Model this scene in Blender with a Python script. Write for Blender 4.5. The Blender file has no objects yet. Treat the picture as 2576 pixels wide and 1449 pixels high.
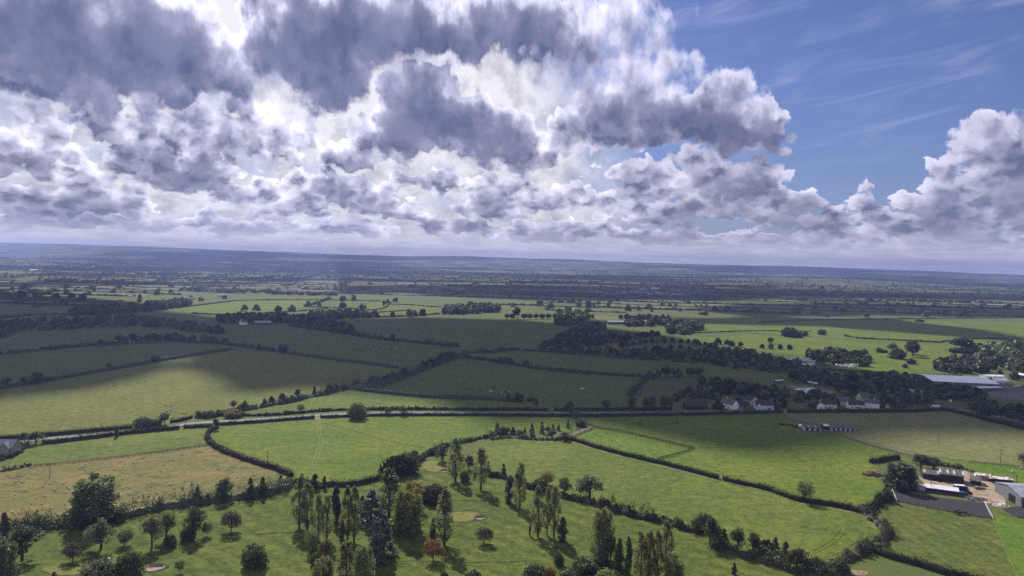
import bpy, bmesh, math, random
import numpy as np
from mathutils import Vector, Matrix
R = math.radians
S = bpy.context.scene
COL = S.collection

# ------------------------------------------------------------------ camera
CAM_H = 120.0
FPX = 1718.0                       # focal length in the pixels of a 2576 wide picture
PITCH, ROLL = R(2.25), R(1.2)
_f = Vector((0, math.cos(PITCH), -math.sin(PITCH)))
_r0 = Vector((1, 0, 0)); _u0 = _r0.cross(_f)
_r = _r0 * math.cos(ROLL) + _u0 * math.sin(ROLL)
_u = _u0 * math.cos(ROLL) - _r0 * math.sin(ROLL)
CAM = Vector((0, 0, CAM_H))
cam_data = bpy.data.cameras.new('camera')
cam_data.sensor_width = 36; cam_data.lens = 36 * FPX / 2576
cam_data.clip_start = 0.5; cam_data.clip_end = 90000
cam = bpy.data.objects.new('camera', cam_data); COL.objects.link(cam)
M3 = Matrix((_r, _u, -_f)).transposed()
cam.matrix_world = Matrix.Translation(CAM) @ M3.to_4x4()
S.camera = cam

def ray(U, V):
    return (_f * FPX + _r * (U - 1288) - _u * (V - 724.5)).normalized()
def at(U, V, z=0.0):
    d = ray(U, V); t = (z - CAM_H) / d.z
    p = CAM + d * t
    return Vector((p.x, p.y, z))
def px_m(p):                       # metres covered by one pixel at p
    return (Vector((p[0], p[1], 0)) - CAM).dot(_f) / FPX
def azel(U, V):
    d = ray(U, V)
    return math.degrees(math.atan2(d.x, d.y)), math.degrees(math.asin(d.z))

# ------------------------------------------------------------------ render settings
S.render.engine = 'CYCLES'
S.view_settings.view_transform = 'Standard'; S.view_settings.look = 'None'
S.view_settings.gamma = 1.0; S.view_settings.exposure = 0.55
c_ = S.cycles
c_.use_denoising = False
try: c_.denoiser = 'OPENIMAGEDENOISE'
except Exception: pass
c_.max_bounces = 5; c_.diffuse_bounces = 2; c_.glossy_bounces = 2; c_.transmission_bounces = 3
c_.volume_bounces = 0; c_.transparent_max_bounces = 6
c_.caustics_reflective = False; c_.caustics_refractive = False

# ------------------------------------------------------------------ sun
SUN_AZ, SUN_EL = -21.0, 42.0       # degrees, azimuth from the view direction
sd = Vector((math.sin(R(SUN_AZ)) * math.cos(R(SUN_EL)), math.cos(R(SUN_AZ)) * math.cos(R(SUN_EL)), math.sin(R(SUN_EL))))
sl = bpy.data.lights.new('sun', 'SUN'); sl.energy = 4.7; sl.angle = R(0.55); sl.color = (1.0, 0.94, 0.84)
so = bpy.data.objects.new('sun', sl); COL.objects.link(so)
so.rotation_euler = sd.to_track_quat('Z', 'Y').to_euler(); so.location = (0, 0, 500)

# ------------------------------------------------------------------ node helper
class NT:
    def __init__(s, nt): s.nt = nt; s.dim = '3D'
    def new(s, t, **k):
        n = s.nt.nodes.new(t)
        for a, b in k.items(): setattr(n, a, b)
        return n
    def put(s, sock, v):
        if isinstance(v, bpy.types.NodeSocket): s.nt.links.new(v, sock)
        elif v is not None: sock.default_value = v
    def m(s, op, a, b=None, c=None, clamp=False):
        n = s.new('ShaderNodeMath', operation=op, use_clamp=clamp)
        for i, v in enumerate((a, b, c)): s.put(n.inputs[i], v)
        return n.outputs[0]
    def v(s, op, a, b=None, c=None):
        n = s.new('ShaderNodeVectorMath', operation=op)
        s.put(n.inputs[0], a)
        if op == 'SCALE': s.put(n.inputs['Scale'], b)
        else:
            s.put(n.inputs[1], b); s.put(n.inputs[2], c)
        return n.outputs['Value'] if op in ('DOT_PRODUCT', 'LENGTH', 'DISTANCE') else n.outputs['Vector']
    def comb(s, x, y, z=0.0):
        n = s.new('ShaderNodeCombineXYZ')
        for i, v in enumerate((x, y, z)): s.put(n.inputs[i], v)
        return n.outputs[0]
    def noise(s, vec, scale, detail=3.0, rough=0.55, dist=0.0, out=0, lac=2.0):
        n = s.new('ShaderNodeTexNoise', noise_dimensions=s.dim); s.put(n.inputs['Vector'], vec)
        n.inputs['Scale'].default_value = scale; n.inputs['Detail'].default_value = detail
        n.inputs['Roughness'].default_value = rough; n.inputs['Distortion'].default_value = dist
        n.inputs['Lacunarity'].default_value = lac
        return n.outputs[out]
    def mix(s, f, a, b, blend='MIX'):
        n = s.new('ShaderNodeMix', data_type='RGBA', blend_type=blend)
        s.put(n.inputs[0], f)
        for i, v in ((6, a), (7, b)):
            if isinstance(v, tuple) and len(v) == 3: v = v + (1,)
            s.put(n.inputs[i], v)
        return n.outputs[2]
    def ss(s, x, lo, hi, a=0.0, b=1.0):
        n = s.new('ShaderNodeMapRange', interpolation_type='SMOOTHSTEP')
        s.put(n.inputs[0], x)
        for i, v in ((1, lo), (2, hi), (3, a), (4, b)): s.put(n.inputs[i], v)
        return n.outputs[0]
    def lin(s, x, lo, hi, a=0.0, b=1.0):
        n = s.new('ShaderNodeMapRange'); s.put(n.inputs[0], x)
        for i, v in ((1, lo), (2, hi), (3, a), (4, b)): s.put(n.inputs[i], v)
        return n.outputs[0]
# ------------------------------------------------------------------ world: sky and clouds
# cloud masses: centre (U,V), half width, half height above, half height below, strength
CLOUDS = [
 # high dark mass at the left
 (120,110,330,200,110,1.25),(330,140,260,170,115,1.25),(500,190,160,120,75,1.0),(60,30,260,120,110,1.1),(210,215,190,70,50,.8),
 # mass over the middle
 (760,90,140,130,150,1.1),(900,60,240,120,130,1.2),(1110,60,240,90,80,1.2),(1300,80,190,80,70,1.2),(1440,125,110,60,50,.95),(830,200,110,90,80,.95),
 # dark cloud in the middle
 (1060,300,130,120,100,1.2),(1150,270,110,85,120,1.2),(1230,350,140,90,80,1.15),(1310,390,90,60,50,1.0),(960,350,120,60,50,.9),
 # bright flank and grey mass on the right
 (1560,60,110,90,100,.26),(1430,110,130,100,90,.34),(1520,110,95,80,100,.26),(1620,200,90,75,85,.28),(1560,280,150,80,80,.85),(1690,300,130,90,80,.95),(1800,310,120,90,80,.8),(1880,350,110,90,45,1.05),(1930,320,65,60,60,.75),(1850,240,60,50,60,.45),(1450,330,90,70,70,.5),(1760,250,110,60,70,.6),
 # shelf under it
 (1780,450,150,60,45,.75),(1900,470,120,60,45,.8),(2000,500,70,45,28,.75),(1640,450,120,45,45,.55),(1570,415,50,35,35,.7),
 # left cumulus
 (40,400,80,55,50,.85),(100,330,90,60,60,.3),(270,310,70,50,60,.5),(360,400,90,60,60,.7),(470,440,120,70,50,1.0),(560,350,80,70,60,.6),(690,340,130,80,80,.28),(430,350,110,80,60,.45),(540,450,60,45,45,.8),(210,440,120,70,50,.45),(250,510,120,50,30,.8),(100,520,110,40,30,.7),
 (835,480,65,50,40,.85),(900,500,60,50,40,.65),(740,490,110,60,45,.5),(620,500,100,50,40,.55),(960,505,80,40,40,.55),(1020,540,60,35,30,.65),
 (900,410,90,45,40,.7),(1080,455,110,30,28,.8),
 # centre right cumulus
 (1240,500,130,60,50,.7),(1350,520,90,45,35,.6),(1420,490,50,45,50,.4),(1500,510,55,50,50,.45),(1590,520,70,50,50,.5),(1700,540,110,50,40,.75),(1810,520,100,40,40,.6),(1960,545,120,40,35,.8),(2080,570,110,35,30,.7),
 # right hand cumulus
 (2510,380,100,75,70,.55),(2590,440,110,100,80,.8),(2480,480,130,70,60,.65),(2350,520,110,55,55,.55),(2220,560,110,50,45,.5),(2400,570,160,45,40,.8),(2560,560,120,60,50,.5),(2160,530,60,45,40,.3),(2290,590,140,35,30,.6),
 # low rows
 (150,560,190,26,20,1.08),(380,570,160,26,20,1.01),(640,575,170,28,22,1.01),(880,575,140,26,22,0.94),(1150,570,150,26,22,1.01),(1400,585,170,26,22,0.94),(1650,600,160,26,20,0.94),(1900,610,180,22,18,0.94),(2150,625,170,20,16,0.88),(2450,625,170,24,16,0.88),
]
world = bpy.data.worlds.new('World'); S.world = world
world.use_nodes = True
wt = world.node_tree; wt.nodes.clear()
try:
    world.cycles.sampling_method = 'NONE'      # smooth enough to be found by the bounces alone
except Exception: pass
BLOBS = []
for U, V, rx, up, dn, h in CLOUDS:
    a, e = azel(U, V)
    BLOBS.append((a, e, rx * 0.0315, up * 0.0310, dn * 0.0315, h * .86))

def blob_group(name, blobs):
    g = bpy.data.node_groups.new(name, 'ShaderNodeTree')
    g.interface.new_socket('P', in_out='INPUT', socket_type='NodeSocketVector')
    g.interface.new_socket('c', in_out='OUTPUT', socket_type='NodeSocketFloat')
    n = NT(g); gi = n.new('NodeGroupInput'); go = n.new('NodeGroupOutput')
    acc = -0.5
    for a, e, rx, up, dn, h in blobs:
        d = n.v('SUBTRACT', gi.outputs[0], (a, e, 0))
        # taller above the centre than below it
        y = n.m('MAXIMUM', n.v('DOT_PRODUCT', d, (0, 1 / up, 0)), n.v('DOT_PRODUCT', d, (0, -1 / dn, 0)))
        x = n.v('DOT_PRODUCT', d, (1 / rx, 0, 0))
        q = n.m('MULTIPLY_ADD', x, x, n.m('MULTIPLY', y, y))
        acc = n.m('SMOOTH_MAX', acc, n.m('MULTIPLY_ADD', q, -h, h), 0.22)
    n.put(go.inputs[0], acc)
    return g

def cloudy_sky(n, name, blobs):
    """one sector of the sky: clear air, wisps and the cloud masses that reach into it"""
    own = 1 + 1e-6 * (1 + int(name[-1]))                        # keeps each sector's nodes apart
    n.dim = '2D'
    tc = n.new('ShaderNodeTexCoord')
    D = n.v('NORMALIZE', tc.outputs['Generated'])
    az = n.m('MULTIPLY', n.m('ARCTAN2', n.v('DOT_PRODUCT', D, (1, 0, 0)), n.v('DOT_PRODUCT', D, (0, 1, 0))), 180 / math.pi * own)
    el = n.m('MULTIPLY', n.m('ARCSINE', n.v('DOT_PRODUCT', D, (0, 0, 1))), 180 / math.pi * own)
    elp = n.m('MAXIMUM', el, 0.0)
    # features shrink towards the horizon
    ny = n.m('MULTIPLY', n.m('LOGARITHM', n.m('ADD', elp, 5.0), math.e), 6.3)
    Pn = n.comb(n.m('MULTIPLY', az, 0.42), ny, 3.7)
    amp = n.m('MULTIPLY_ADD', elp, 0.075, 0.55)
    P = n.comb(az, elp)
    w1 = n.v('SUBTRACT', n.noise(Pn, 0.6, 2.0, 0.5, out=1), (0.5, 0.5, 0.5))
    w2 = n.v('SUBTRACT', n.noise(n.v('ADD', Pn, (9, 4, 1)), 2.1, 4.0, 0.6, out=1), (0.5, 0.5, 0.5))
    W = n.v('ADD', n.v('SCALE', w1, n.m('MULTIPLY', amp, 3.2)), n.v('SCALE', w2, n.m('MULTIPLY', amp, 1.5)))
    Pw = n.v('MULTIPLY', n.v('ADD', P, W), (1, 1, 0))
    grp = blob_group('cloud_masses_' + name, blobs)
    def masses(vec):
        gn = n.new('ShaderNodeGroup'); gn.node_tree = grp
        n.put(gn.inputs[0], vec); return gn.outputs[0]
    low = n.ss(el, 6.0, 15.0, 1.0, 0.35)                         # heaped low clouds, smoother high ones
    def billow(vec, det):
        v1 = n.noise(vec, 0.95, det, 0.58, 0.0)
        vo = n.new('ShaderNodeTexVoronoi', feature='SMOOTH_F1', distance='EUCLIDEAN', voronoi_dimensions='2D')
        n.put(vo.inputs['Vector'], n.v('ADD', vec, n.v('SCALE', w2, 0.55)))
        vo.inputs['Smoothness'].default_value = 0.25
        vo.inputs['Scale'].default_value = 1.28; vo.inputs['Detail'].default_value = 1.0
        vo.inputs['Roughness'].default_value = 0.5
        b = n.m('MULTIPLY', n.m('SUBTRACT', 0.50, vo.outputs['Distance']), low)
        return n.m('ADD', n.m('MULTIPLY', n.m('SUBTRACT', v1, 0.5), 1.5), n.m('MULTIPLY', b, 1.5))
    def sheet(k, det):
        # a step towards the sun, in degrees; shorter near the horizon
        sh = n.comb(n.m('MULTIPLY', n.m('SUBTRACT', SUN_AZ, az), 0.010 * k), n.m('MULTIPLY', amp, 0.60 * k))
        shn = n.v('MULTIPLY', sh, n.comb(0.42, n.m('DIVIDE', 6.3, n.m('ADD', elp, 5.0)), 0.0))
        b = billow(n.v('ADD', Pn, shn), det)
        return n.m('ADD', n.m('MINIMUM', masses(n.v('ADD', Pw, sh)), 0.95), n.m('MULTIPLY', b, 0.46)), b
    (c0, b0), (c1, b1), (c2, b2) = sheet(0.0, 8.0), sheet(0.9, 3.0), sheet(2.4, 1.5)
    pos = lambda x: n.m('MAXIMUM', x, 0.0)
    # thin bright veil on the left of the diagonal gap
    edge = n.m('MULTIPLY_ADD', elp, -0.55, 16.5)
    veil = n.ss(n.m('SUBTRACT', az, edge), -9.0, 0.0, 1.0, 0.0)
    vn = n.noise(Pn, 0.55, 6.0, 0.58)
    veil = n.m('MULTIPLY', veil, n.ss(vn, 0.34, 0.50, 0.62, 1.0))
    under = pos(n.m('SUBTRACT', c1, c0))                        # soft along the bases
    high = n.ss(el, 8.0, 16.0)                                  # the near, high masses have softer rims
    front = n.ss(c0, n.m('MULTIPLY_ADD', high, -0.10, n.m('MULTIPLY_ADD', under, -0.25, -0.09)), n.m('MULTIPLY_ADD', high, 0.20, n.m('MULTIPLY_ADD', under, 0.45, 0.045)))
    depth = n.m('ADD', n.m('MULTIPLY', pos(n.m('ADD', c0, 0.02)), 0.75), n.m('ADD', n.m('MULTIPLY', pos(c1), 0.95), n.m('MULTIPLY', pos(c2), 0.70)))
    tr = n.m('POWER', math.e, n.m('MULTIPLY', depth, -1.95))
    rel = n.m('SUBTRACT', b0, b1)                               # small tops facing the sun
    sunward = n.v('DOT_PRODUCT', D, tuple(sd))
    glow = n.lin(sunward, 0.62, 0.96, 0.70, 1.48)
    lit = n.m('MULTIPLY', n.m('ADD', tr, n.m('MULTIPLY', n.m('MULTIPLY', rel, n.ss(c0, 0.9, 0.1)), 0.46)), glow)
    lit = pos(lit)
    base = n.mix(n.ss(el, 1.0, 15.0), (0.185, 0.195, 0.300), (0.112, 0.128, 0.258))
    base = n.mix(n.ss(vn, 0.34, 0.64), n.mix(1.0, base, (0.86, 0.88, 0.92), 'MULTIPLY'), n.mix(1.0, base, (1.75, 1.65, 1.42), 'MULTIPLY'))
    cloud = n.mix(1.0, base, n.mix(n.m('MULTIPLY', lit, 1.0, clamp=True), (0, 0, 0), (0.90, 0.86, 0.96)), 'ADD')
    over = n.m('MULTIPLY', pos(n.m('SUBTRACT', lit, 1.0)), 1.6)
    cloud = n.mix(1.0, cloud, n.mix(n.m('MINIMUM', over, 1.0), (0, 0, 0), (.7, .7, .7)), 'ADD')
    # clear sky
    sky = n.new('ShaderNodeTexSky', sky_type='NISHITA')
    sky.sun_disc = False; sky.sun_elevation = R(SUN_EL); sky.sun_rotation = R(SUN_AZ)
    sky.altitude = 100; sky.air_density = 1.0; sky.dust_density = 0.6; sky.ozone_density = 3.0
    clear = n.mix(1.0, sky.outputs[0], SKY_TINT, 'MULTIPLY')
    # cirrus wisps
    cv = n.comb(n.m('ADD', n.m('MULTIPLY', az, 0.085), n.m('MULTIPLY', el, 0.05)), n.m('ADD', n.m('MULTIPLY', el, 0.60), n.m('MULTIPLY', az, -0.085)), 1.0)
    ci = n.noise(cv, 1.25, 6.0, 0.60, 0.6)
    ci2 = n.noise(n.v('ADD', Pn, (4, 7, 0)), 0.30, 2.0, 0.5)
    cir = n.m('MULTIPLY', n.ss(ci, 0.40, 0.86), n.m('MULTIPLY', n.ss(ci2, 0.36, 0.62), n.ss(el, 4.0, 12.0)))
    clear = n.mix(n.m('MULTIPLY', cir, 0.30, clamp=True), clear, (4.3, 4.6, 6.6))
    back = n.m('MULTIPLY', glow, n.ss(n.noise(n.v('ADD', Pn, (2, 5, 3)), 0.8, 6.0, 0.6), 0.28, 0.64, 0.42, 0.97))
    backc = n.mix(n.m('MULTIPLY', back, 1.0, clamp=True), (0.30, 0.295, 0.38), (1.02, 1.0, 1.04))
    mixd = n.mix(n.m('MULTIPLY', veil, 0.97), clear, n.mix(1.0, backc, (CK, CK, CK), 'MULTIPLY'))
    mixd = n.mix(front, mixd, n.mix(1.0, cloud, (CK, CK, CK), 'MULTIPLY'))
    # pale band along the horizon
    hz = n.ss(el, 0.2, 3.0, 0.93, 0.0)
    hb = n.noise(n.v('MULTIPLY', Pn, (0.8, 2.6, 1)), 1.4, 5.0, 0.6)
    hcol = n.mix(n.ss(hb, 0.35, 0.68), (HB * .92, HB * .86, HB * .98), (HB * 1.16, HB * 1.08, HB * 1.14))
    mixd = n.mix(hz, mixd, hcol)
    bg = n.new('ShaderNodeBackground'); n.put(bg.inputs[0], mixd); bg.inputs[1].default_value = 0.1
    n.dim = '3D'
    return bg.outputs[0]

def open_sky(n, low):
    """above, beside and behind the view: broken cloud of the same brightness; under the horizon a plain tone"""
    bg = n.new('ShaderNodeBackground'); bg.inputs[1].default_value = 0.1
    if low:
        bg.inputs[0].default_value = (HB * .8, HB * .8, HB, 1)
        return bg.outputs[0]
    tc = n.new('ShaderNodeTexCoord')
    sky = n.new('ShaderNodeTexSky', sky_type='NISHITA')
    sky.sun_disc = False; sky.sun_elevation = R(SUN_EL); sky.sun_rotation = R(SUN_AZ)
    sky.altitude = 100; sky.ozone_density = 3.0; sky.dust_density = 0.6
    c = n.ss(n.noise(tc.outputs['Generated'], 2.2, 4.0, 0.6), 0.42, 0.56)
    n.put(bg.inputs[0], n.mix(c, n.mix(1.0, sky.outputs[0], SKY_TINT, 'MULTIPLY'), (4.3, 4.25, 4.9)))
    return bg.outputs[0]

def build_sky():
    n = NT(wt)
    tc = n.new('ShaderNodeTexCoord')
    D = n.v('NORMALIZE', tc.outputs['Generated'])
    az = n.m('MULTIPLY', n.m('ARCTAN2', n.v('DOT_PRODUCT', D, (1, 0, 0)), n.v('DOT_PRODUCT', D, (0, 1, 0))), 180 / math.pi)
    dz = n.v('DOT_PRODUCT', D, (0, 0, 1))
    def choose(f, a, b):
        mx = n.new('ShaderNodeMixShader'); n.put(mx.inputs[0], f); n.put(mx.inputs[1], a); n.put(mx.inputs[2], b)
        return mx.outputs[0]
    cuts = [-50, -28, -15, -3, 8, 19, 30, 50]
    cur = open_sky(n, False)
    for k in range(len(cuts) - 1):
        lo, hi = cuts[k], cuts[k + 1]
        sub = [b for b in BLOBS if b[0] + 1.75 * b[2] + 4.5 > lo and b[0] - 1.75 * b[2] - 4.5 < hi]
        inside = n.m('MULTIPLY', n.m('GREATER_THAN', az, lo), n.m('LESS_THAN', az, hi + 1e-4))
        inside = n.m('MULTIPLY', inside, n.m('LESS_THAN', dz, math.sin(R(34))))
        cur = choose(inside, cur, cloudy_sky(n, 'sector_%d' % k, sub))
    cur = choose(n.m('LESS_THAN', dz, -0.03), cur, open_sky(n, True))
    out = n.new('ShaderNodeOutputWorld'); n.put(out.inputs[0], cur)
SKY_TINT = (0.33, 0.34, 0.50); CK = 6.3; HB = 6.6
build_sky()
# ------------------------------------------------------------------ materials
MATS = {}
def newmat(name):
    m = bpy.data.materials.new(name); m.use_nodes = True; m.node_tree.nodes.clear()
    MATS[name] = m
    n = NT(m.node_tree)
    o = n.new('ShaderNodeOutputMaterial')
    return m, n, o
def pos_of(n):
    g = n.new('ShaderNodeNewGeometry'); return g.outputs['Position']
def principled(n, o, col, rough=0.9, bump=None, spec=0.2, metal=0.0):
    b = n.new('ShaderNodeBsdfPrincipled')
    n.put(b.inputs['Base Color'], col if not isinstance(col, tuple) else tuple(col[:3]) + (1,))
    n.put(b.inputs['Roughness'], rough); b.inputs['Specular IOR Level'].default_value = spec
    b.inputs['Metallic'].default_value = metal
    if bump is not None: n.put(b.inputs['Normal'], bump)
    n.put(o.inputs[0], b.outputs[0]); return b
def bumpn(n, h, strength=0.5, dist=0.2):
    b = n.new('ShaderNodeBump'); b.inputs['Strength'].default_value = strength; b.inputs['Distance'].default_value = dist
    n.put(b.inputs['Height'], h); return b.outputs[0]

def grass(name, a, b, dark, tuft=0.5, big=55.0, tscale=1.5, stripe=None, bump=0.7, patch=None):
    """sward: broad mottling a<->b, tussocks of the colour dark; stripe = (angle, pitch, amount)"""
    tone = lambda c: (c[0] * 1.04, c[1] * 1.0, c[2] * .96)
    a, b, dark = tone(a), tone(b), tone(dark)
    m, n, o = newmat(name)
    P = n.v('MULTIPLY', pos_of(n), (1, 1, 0))
    f1 = n.ss(n.noise(P, 1 / big, 4, 0.6), 0.36, 0.64)
    f2 = n.noise(P, 1 / 9.0, 4, 0.62)
    f3 = n.noise(P, 1 / tscale, 3, 0.6)
    col = n.mix(n.m('MULTIPLY_ADD', n.m('SUBTRACT', f2, 0.5), 1.3, f1, clamp=True), a, b)
    tf = n.m('MULTIPLY', n.ss(f3, 0.50, 0.68), n.ss(f2, 0.40, 0.62), clamp=True)
    col = n.mix(n.m('MULTIPLY', tf, tuft), col, dark)
    if patch:
        pf = n.ss(n.noise(P, 1 / patch[1], 5, 0.62), patch[2], patch[2] + 0.12)
        col = n.mix(n.m('MULTIPLY', pf, patch[3]), col, patch[0])
    if stripe:
        ang, pitch, amt = stripe
        u = n.v('DOT_PRODUCT', n.v('ADD', P, n.v('SCALE', n.noise(P, 1 / 60.0, 2, 0.5, out=1), 14.0)), (math.cos(R(ang)), math.sin(R(ang)), 0))
        s = n.m('SINE', n.m('MULTIPLY', u, 2 * math.pi / pitch))
        col = n.mix(n.m('MULTIPLY', n.ss(s, -0.5, 0.5), amt), col, dark)
    fine = n.m('MULTIPLY', n.lin(f3, 0.3, 0.7, 0.66, 1.30), n.lin(n.noise(P, 1 / 4.5, 3, 0.6), 0.3, 0.7, 0.72, 1.26))
    col = n.mix(1.0, col, n.comb(fine, fine, fine), 'MULTIPLY')
    h = n.m('ADD', n.m('MULTIPLY', f3, 0.45), n.m('MULTIPLY', f2, 1.2))
    principled(n, o, col, 0.95, bumpn(n, h, bump, 1.3), 0.08)
    return m

grass('meadow',      (.076,.112,.022), (.108,.134,.028), (.042,.064,.016), .6, patch=((.046,.070,.018), 15, .57, .5))
grass('bright_meadow',(.076,.122,.018), (.110,.140,.022), (.036,.062,.014), .5, patch=((.048,.080,.016), 17, .58, .5))
grass('ley',         (.098,.114,.026), (.120,.130,.032), (.060,.072,.020), .40, bump=.45, stripe=(28, 13.0, .12))
grass('pasture',     (.068,.098,.028), (.084,.110,.030), (.042,.062,.022), .45, bump=.5)
grass('sheep_pasture',(.164,.136,.054), (.116,.119,.041), (.062,.074,.024), .8, 24, 1.7, patch=((.046,.074,.024), 15, .55, .85))
grass('golf_grass',  (.066,.096,.020), (.094,.116,.024), (.040,.062,.014), .35, 38, 1.6, stripe=(52, 9.0, .42), bump=.5, patch=((.040,.066,.016), 26, .57, .55))
grass('golf_green_grass', (.125,.140,.040), (.138,.140,.044), (.10,.115,.035), .2, 12, 1.0, bump=.1)
grass('stubble',     (.158,.160,.072), (.132,.148,.060), (.105,.112,.046), .5, 45, 1.5, stripe=(84, 5.5, .55), bump=.5)
grass('paddock',     (.072,.128,.018), (.092,.136,.022), (.046,.078,.014), .35, 22, 1.4, bump=.4)
grass('grazed_field',(.098,.112,.028), (.068,.098,.024), (.048,.066,.018), .5, 22, 1.6, stripe=(8, 7.0, .3), patch=((.135,.118,.042), 18, .58, .7))
grass('mown_hay',    (.086,.094,.044), (.096,.102,.048), (.052,.060,.030), .3, 50, 1.6, stripe=(35, 5.5, .7), bump=.4)
grass('verge',       (.085,.108,.034), (.12,.124,.046), (.05,.062,.02), .5, 14, 1.2)

def simple(name, col, rough=0.85, var=0.18, scale=1.2, spec=0.2, bump=0.0, metal=0.0, col2=None):
    m, n, o = newmat(name)
    P = pos_of(n)
    f = n.noise(P, scale, 4, 0.6)
    c = n.mix(n.ss(f, .35, .65), tuple(x * (1 - var) for x in col), tuple(min(1, x * (1 + var)) for x in (col2 or col)))
    principled(n, o, c, rough, bumpn(n, f, bump, .1) if bump else None, spec, metal)
    return m
simple('asphalt', (.175,.175,.185), .8, .10, .8, .2)
simple('dark_asphalt', (.075,.077,.085), .8, .12, .6)
simple('concrete', (.11,.108,.108), .85, .18, .25)
simple('dirt_yard', (.26,.205,.15), .95, .28, .22, bump=.3)
simple('track_dirt', (.14,.122,.085), .95, .2, .5)
simple('arena_surface', (.030,.027,.032), .95, .2, .9, bump=.4)
simple('pale_arena', (.16,.135,.11), .95, .15, .4)
simple('sand', (.27,.20,.15), .95, .2, .7)
simple('sand_lip', (.040,.055,.020), .95, .2, 1.5)
simple('white_paint', (.78,.78,.78), .6, .05, .6)
simple('cream_paint', (.60,.53,.42), .7, .08, .6)
simple('pale_blue_paint', (.60,.64,.80), .6, .05, .6)
simple('stone_wall', (.28,.25,.21), .9, .25, 1.6, bump=.4)
simple('grey_slate', (.20,.21,.24), .38, .2, 1.4, .5)
simple('brown_tile', (.055,.040,.036), .8, .25, 1.4)
simple('grey_tile', (.105,.10,.10), .75, .2, 1.3)
simple('white_sheet_roof', (.62,.63,.68), .45, .10, .5, .4)
simple('light_metal_roof', (.86,.86,.86), .5, .05, .18, .5, metal=.3)
simple('stable_white', (.42,.42,.42), .8, .1, .6)
simple('blue_grey_roof', (.21,.225,.27), .55, .15, .3, .4)
simple('fibre_cement', (.105,.105,.098), .8, .22, .6)
simple('roof_light', (.50,.52,.55), .5, .1, 1.0)
simple('rusty_sheet', (.40,.30,.27), .7, .45, .35, col2=(.55,.52,.52))
simple('dark_timber', (.035,.030,.028), .9, .25, 1.5)
simple('weathered_timber', (.10,.085,.068), .9, .2, 2.0)
simple('pale_timber', (.30,.25,.17), .9, .2, 1.0)
simple('opening_shade', (.012,.012,.014), .7, .1, 1.0)  # near-black slab colour standing for the shade inside openings
simple('glass', (.03,.035,.045), .1, .1, 1.0, .8)
simple('brick_chimney', (.26,.20,.16), .9, .2, 2.0)
simple('van_white', (.80,.80,.80), .3, .02, .5, .5)
simple('car_blue', (.03,.18,.55), .3, .05, .5, .5)
simple('tractor_red', (.32,.06,.035), .5, .15, 1.5)
simple('tyre_black', (.02,.02,.02), .9, .1, 2)
simple('dark_lorry', (.03,.03,.032), .5, .1, 1)
simple('cladding_green', (.10,.115,.105), .6, .12, .5)
simple('cladding_grey', (.17,.175,.20), .6, .10, .5)
simple('fleece', (.50,.47,.41), .95, .12, 6)
simple('dark_face', (.05,.045,.04), .9, .1, 6)
simple('black_hide', (.020,.018,.018), .7, .2, 2)
simple('white_hide', (.62,.60,.55), .85, .1, 2)
simple('brown_hide', (.060,.032,.020), .6, .2, 2)
simple('bay_hide', (.13,.07,.04), .6, .2, 2)
simple('rubble', (.16,.10,.075), .95, .5, .8, bump=.6)
simple('white_tape', (.34,.36,.22), .7, .05, 1)
simple('bark', (.060,.050,.040), .95, .3, 3.0)
simple('pale_tarp', (.50,.53,.72), .5, .12, .5, .4)
simple('gold_cladding', (.33,.25,.14), .8, .15, .8)
simple('cloth_dark', (.03,.035,.06), .9, .1, 3)
simple('skin', (.45,.28,.2), .7, .05, 3)
def shadow_cloud_mat():
    m, n, o = newmat('shadow_cloud')
    d = n.new('ShaderNodeBsdfDiffuse'); d.inputs[0].default_value = (.85, .85, .87, 1)
    t = n.new('ShaderNodeBsdfTranslucent'); t.inputs[0].default_value = (.9, .9, .92, 1)
    mx = n.new('ShaderNodeMixShader'); mx.inputs[0].default_value = .6
    n.put(mx.inputs[1], d.outputs[0]); n.put(mx.inputs[2], t.outputs[0]); n.put(o.inputs[0], mx.outputs[0])
shadow_cloud_mat()
simple('rut', (.135,.148,.050), .95, .25, .3)
simple('worn_grass', (.135,.130,.045), .95, .2, .3)

def leaf(name, a, b, trans=0.30, autumn=None):
    """foliage: colour wanders through the crown and from tree to tree; some light passes through the leaves"""
    m, n, o = newmat(name)
    P = pos_of(n)
    oi = n.new('ShaderNodeObjectInfo')
    f = n.ss(n.noise(P, .42, 3, .6), .32, .68)
    col = n.mix(f, a, b)
    if autumn: col = n.mix(n.ss(n.noise(P, .22, 3, .6), .46, .60), col, autumn)
    k = n.lin(oi.outputs['Random'], 0, 1, .82, 1.18)
    col = n.mix(1.0, col, n.comb(k, k, k), 'MULTIPLY')
    d = n.new('ShaderNodeBsdfDiffuse'); n.put(d.inputs[0], col)
    t = n.new('ShaderNodeBsdfTranslucent'); n.put(t.inputs[0], n.mix(1.0, col, (1.25, 1.25, .65), 'MULTIPLY'))
    g = n.new('ShaderNodeBsdfGlossy'); g.inputs[0].default_value = (.5, .5, .5, 1); g.inputs['Roughness'].default_value = .5
    mx = n.new('ShaderNodeMixShader'); mx.inputs[0].default_value = trans
    n.put(mx.inputs[1], d.outputs[0]); n.put(mx.inputs[2], t.outputs[0])
    m2 = n.new('ShaderNodeMixShader'); m2.inputs[0].default_value = .02 if 'hedge' in name or 'thick' in name else .06
    n.put(m2.inputs[1], mx.outputs[0]); n.put(m2.inputs[2], g.outputs[0])
    n.put(o.inputs[0], m2.outputs[0]); return m
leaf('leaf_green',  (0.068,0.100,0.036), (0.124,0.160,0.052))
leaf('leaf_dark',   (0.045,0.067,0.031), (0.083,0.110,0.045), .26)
leaf('leaf_grey',   (0.103,0.121,0.071), (0.163,0.175,0.106), .42)
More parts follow.
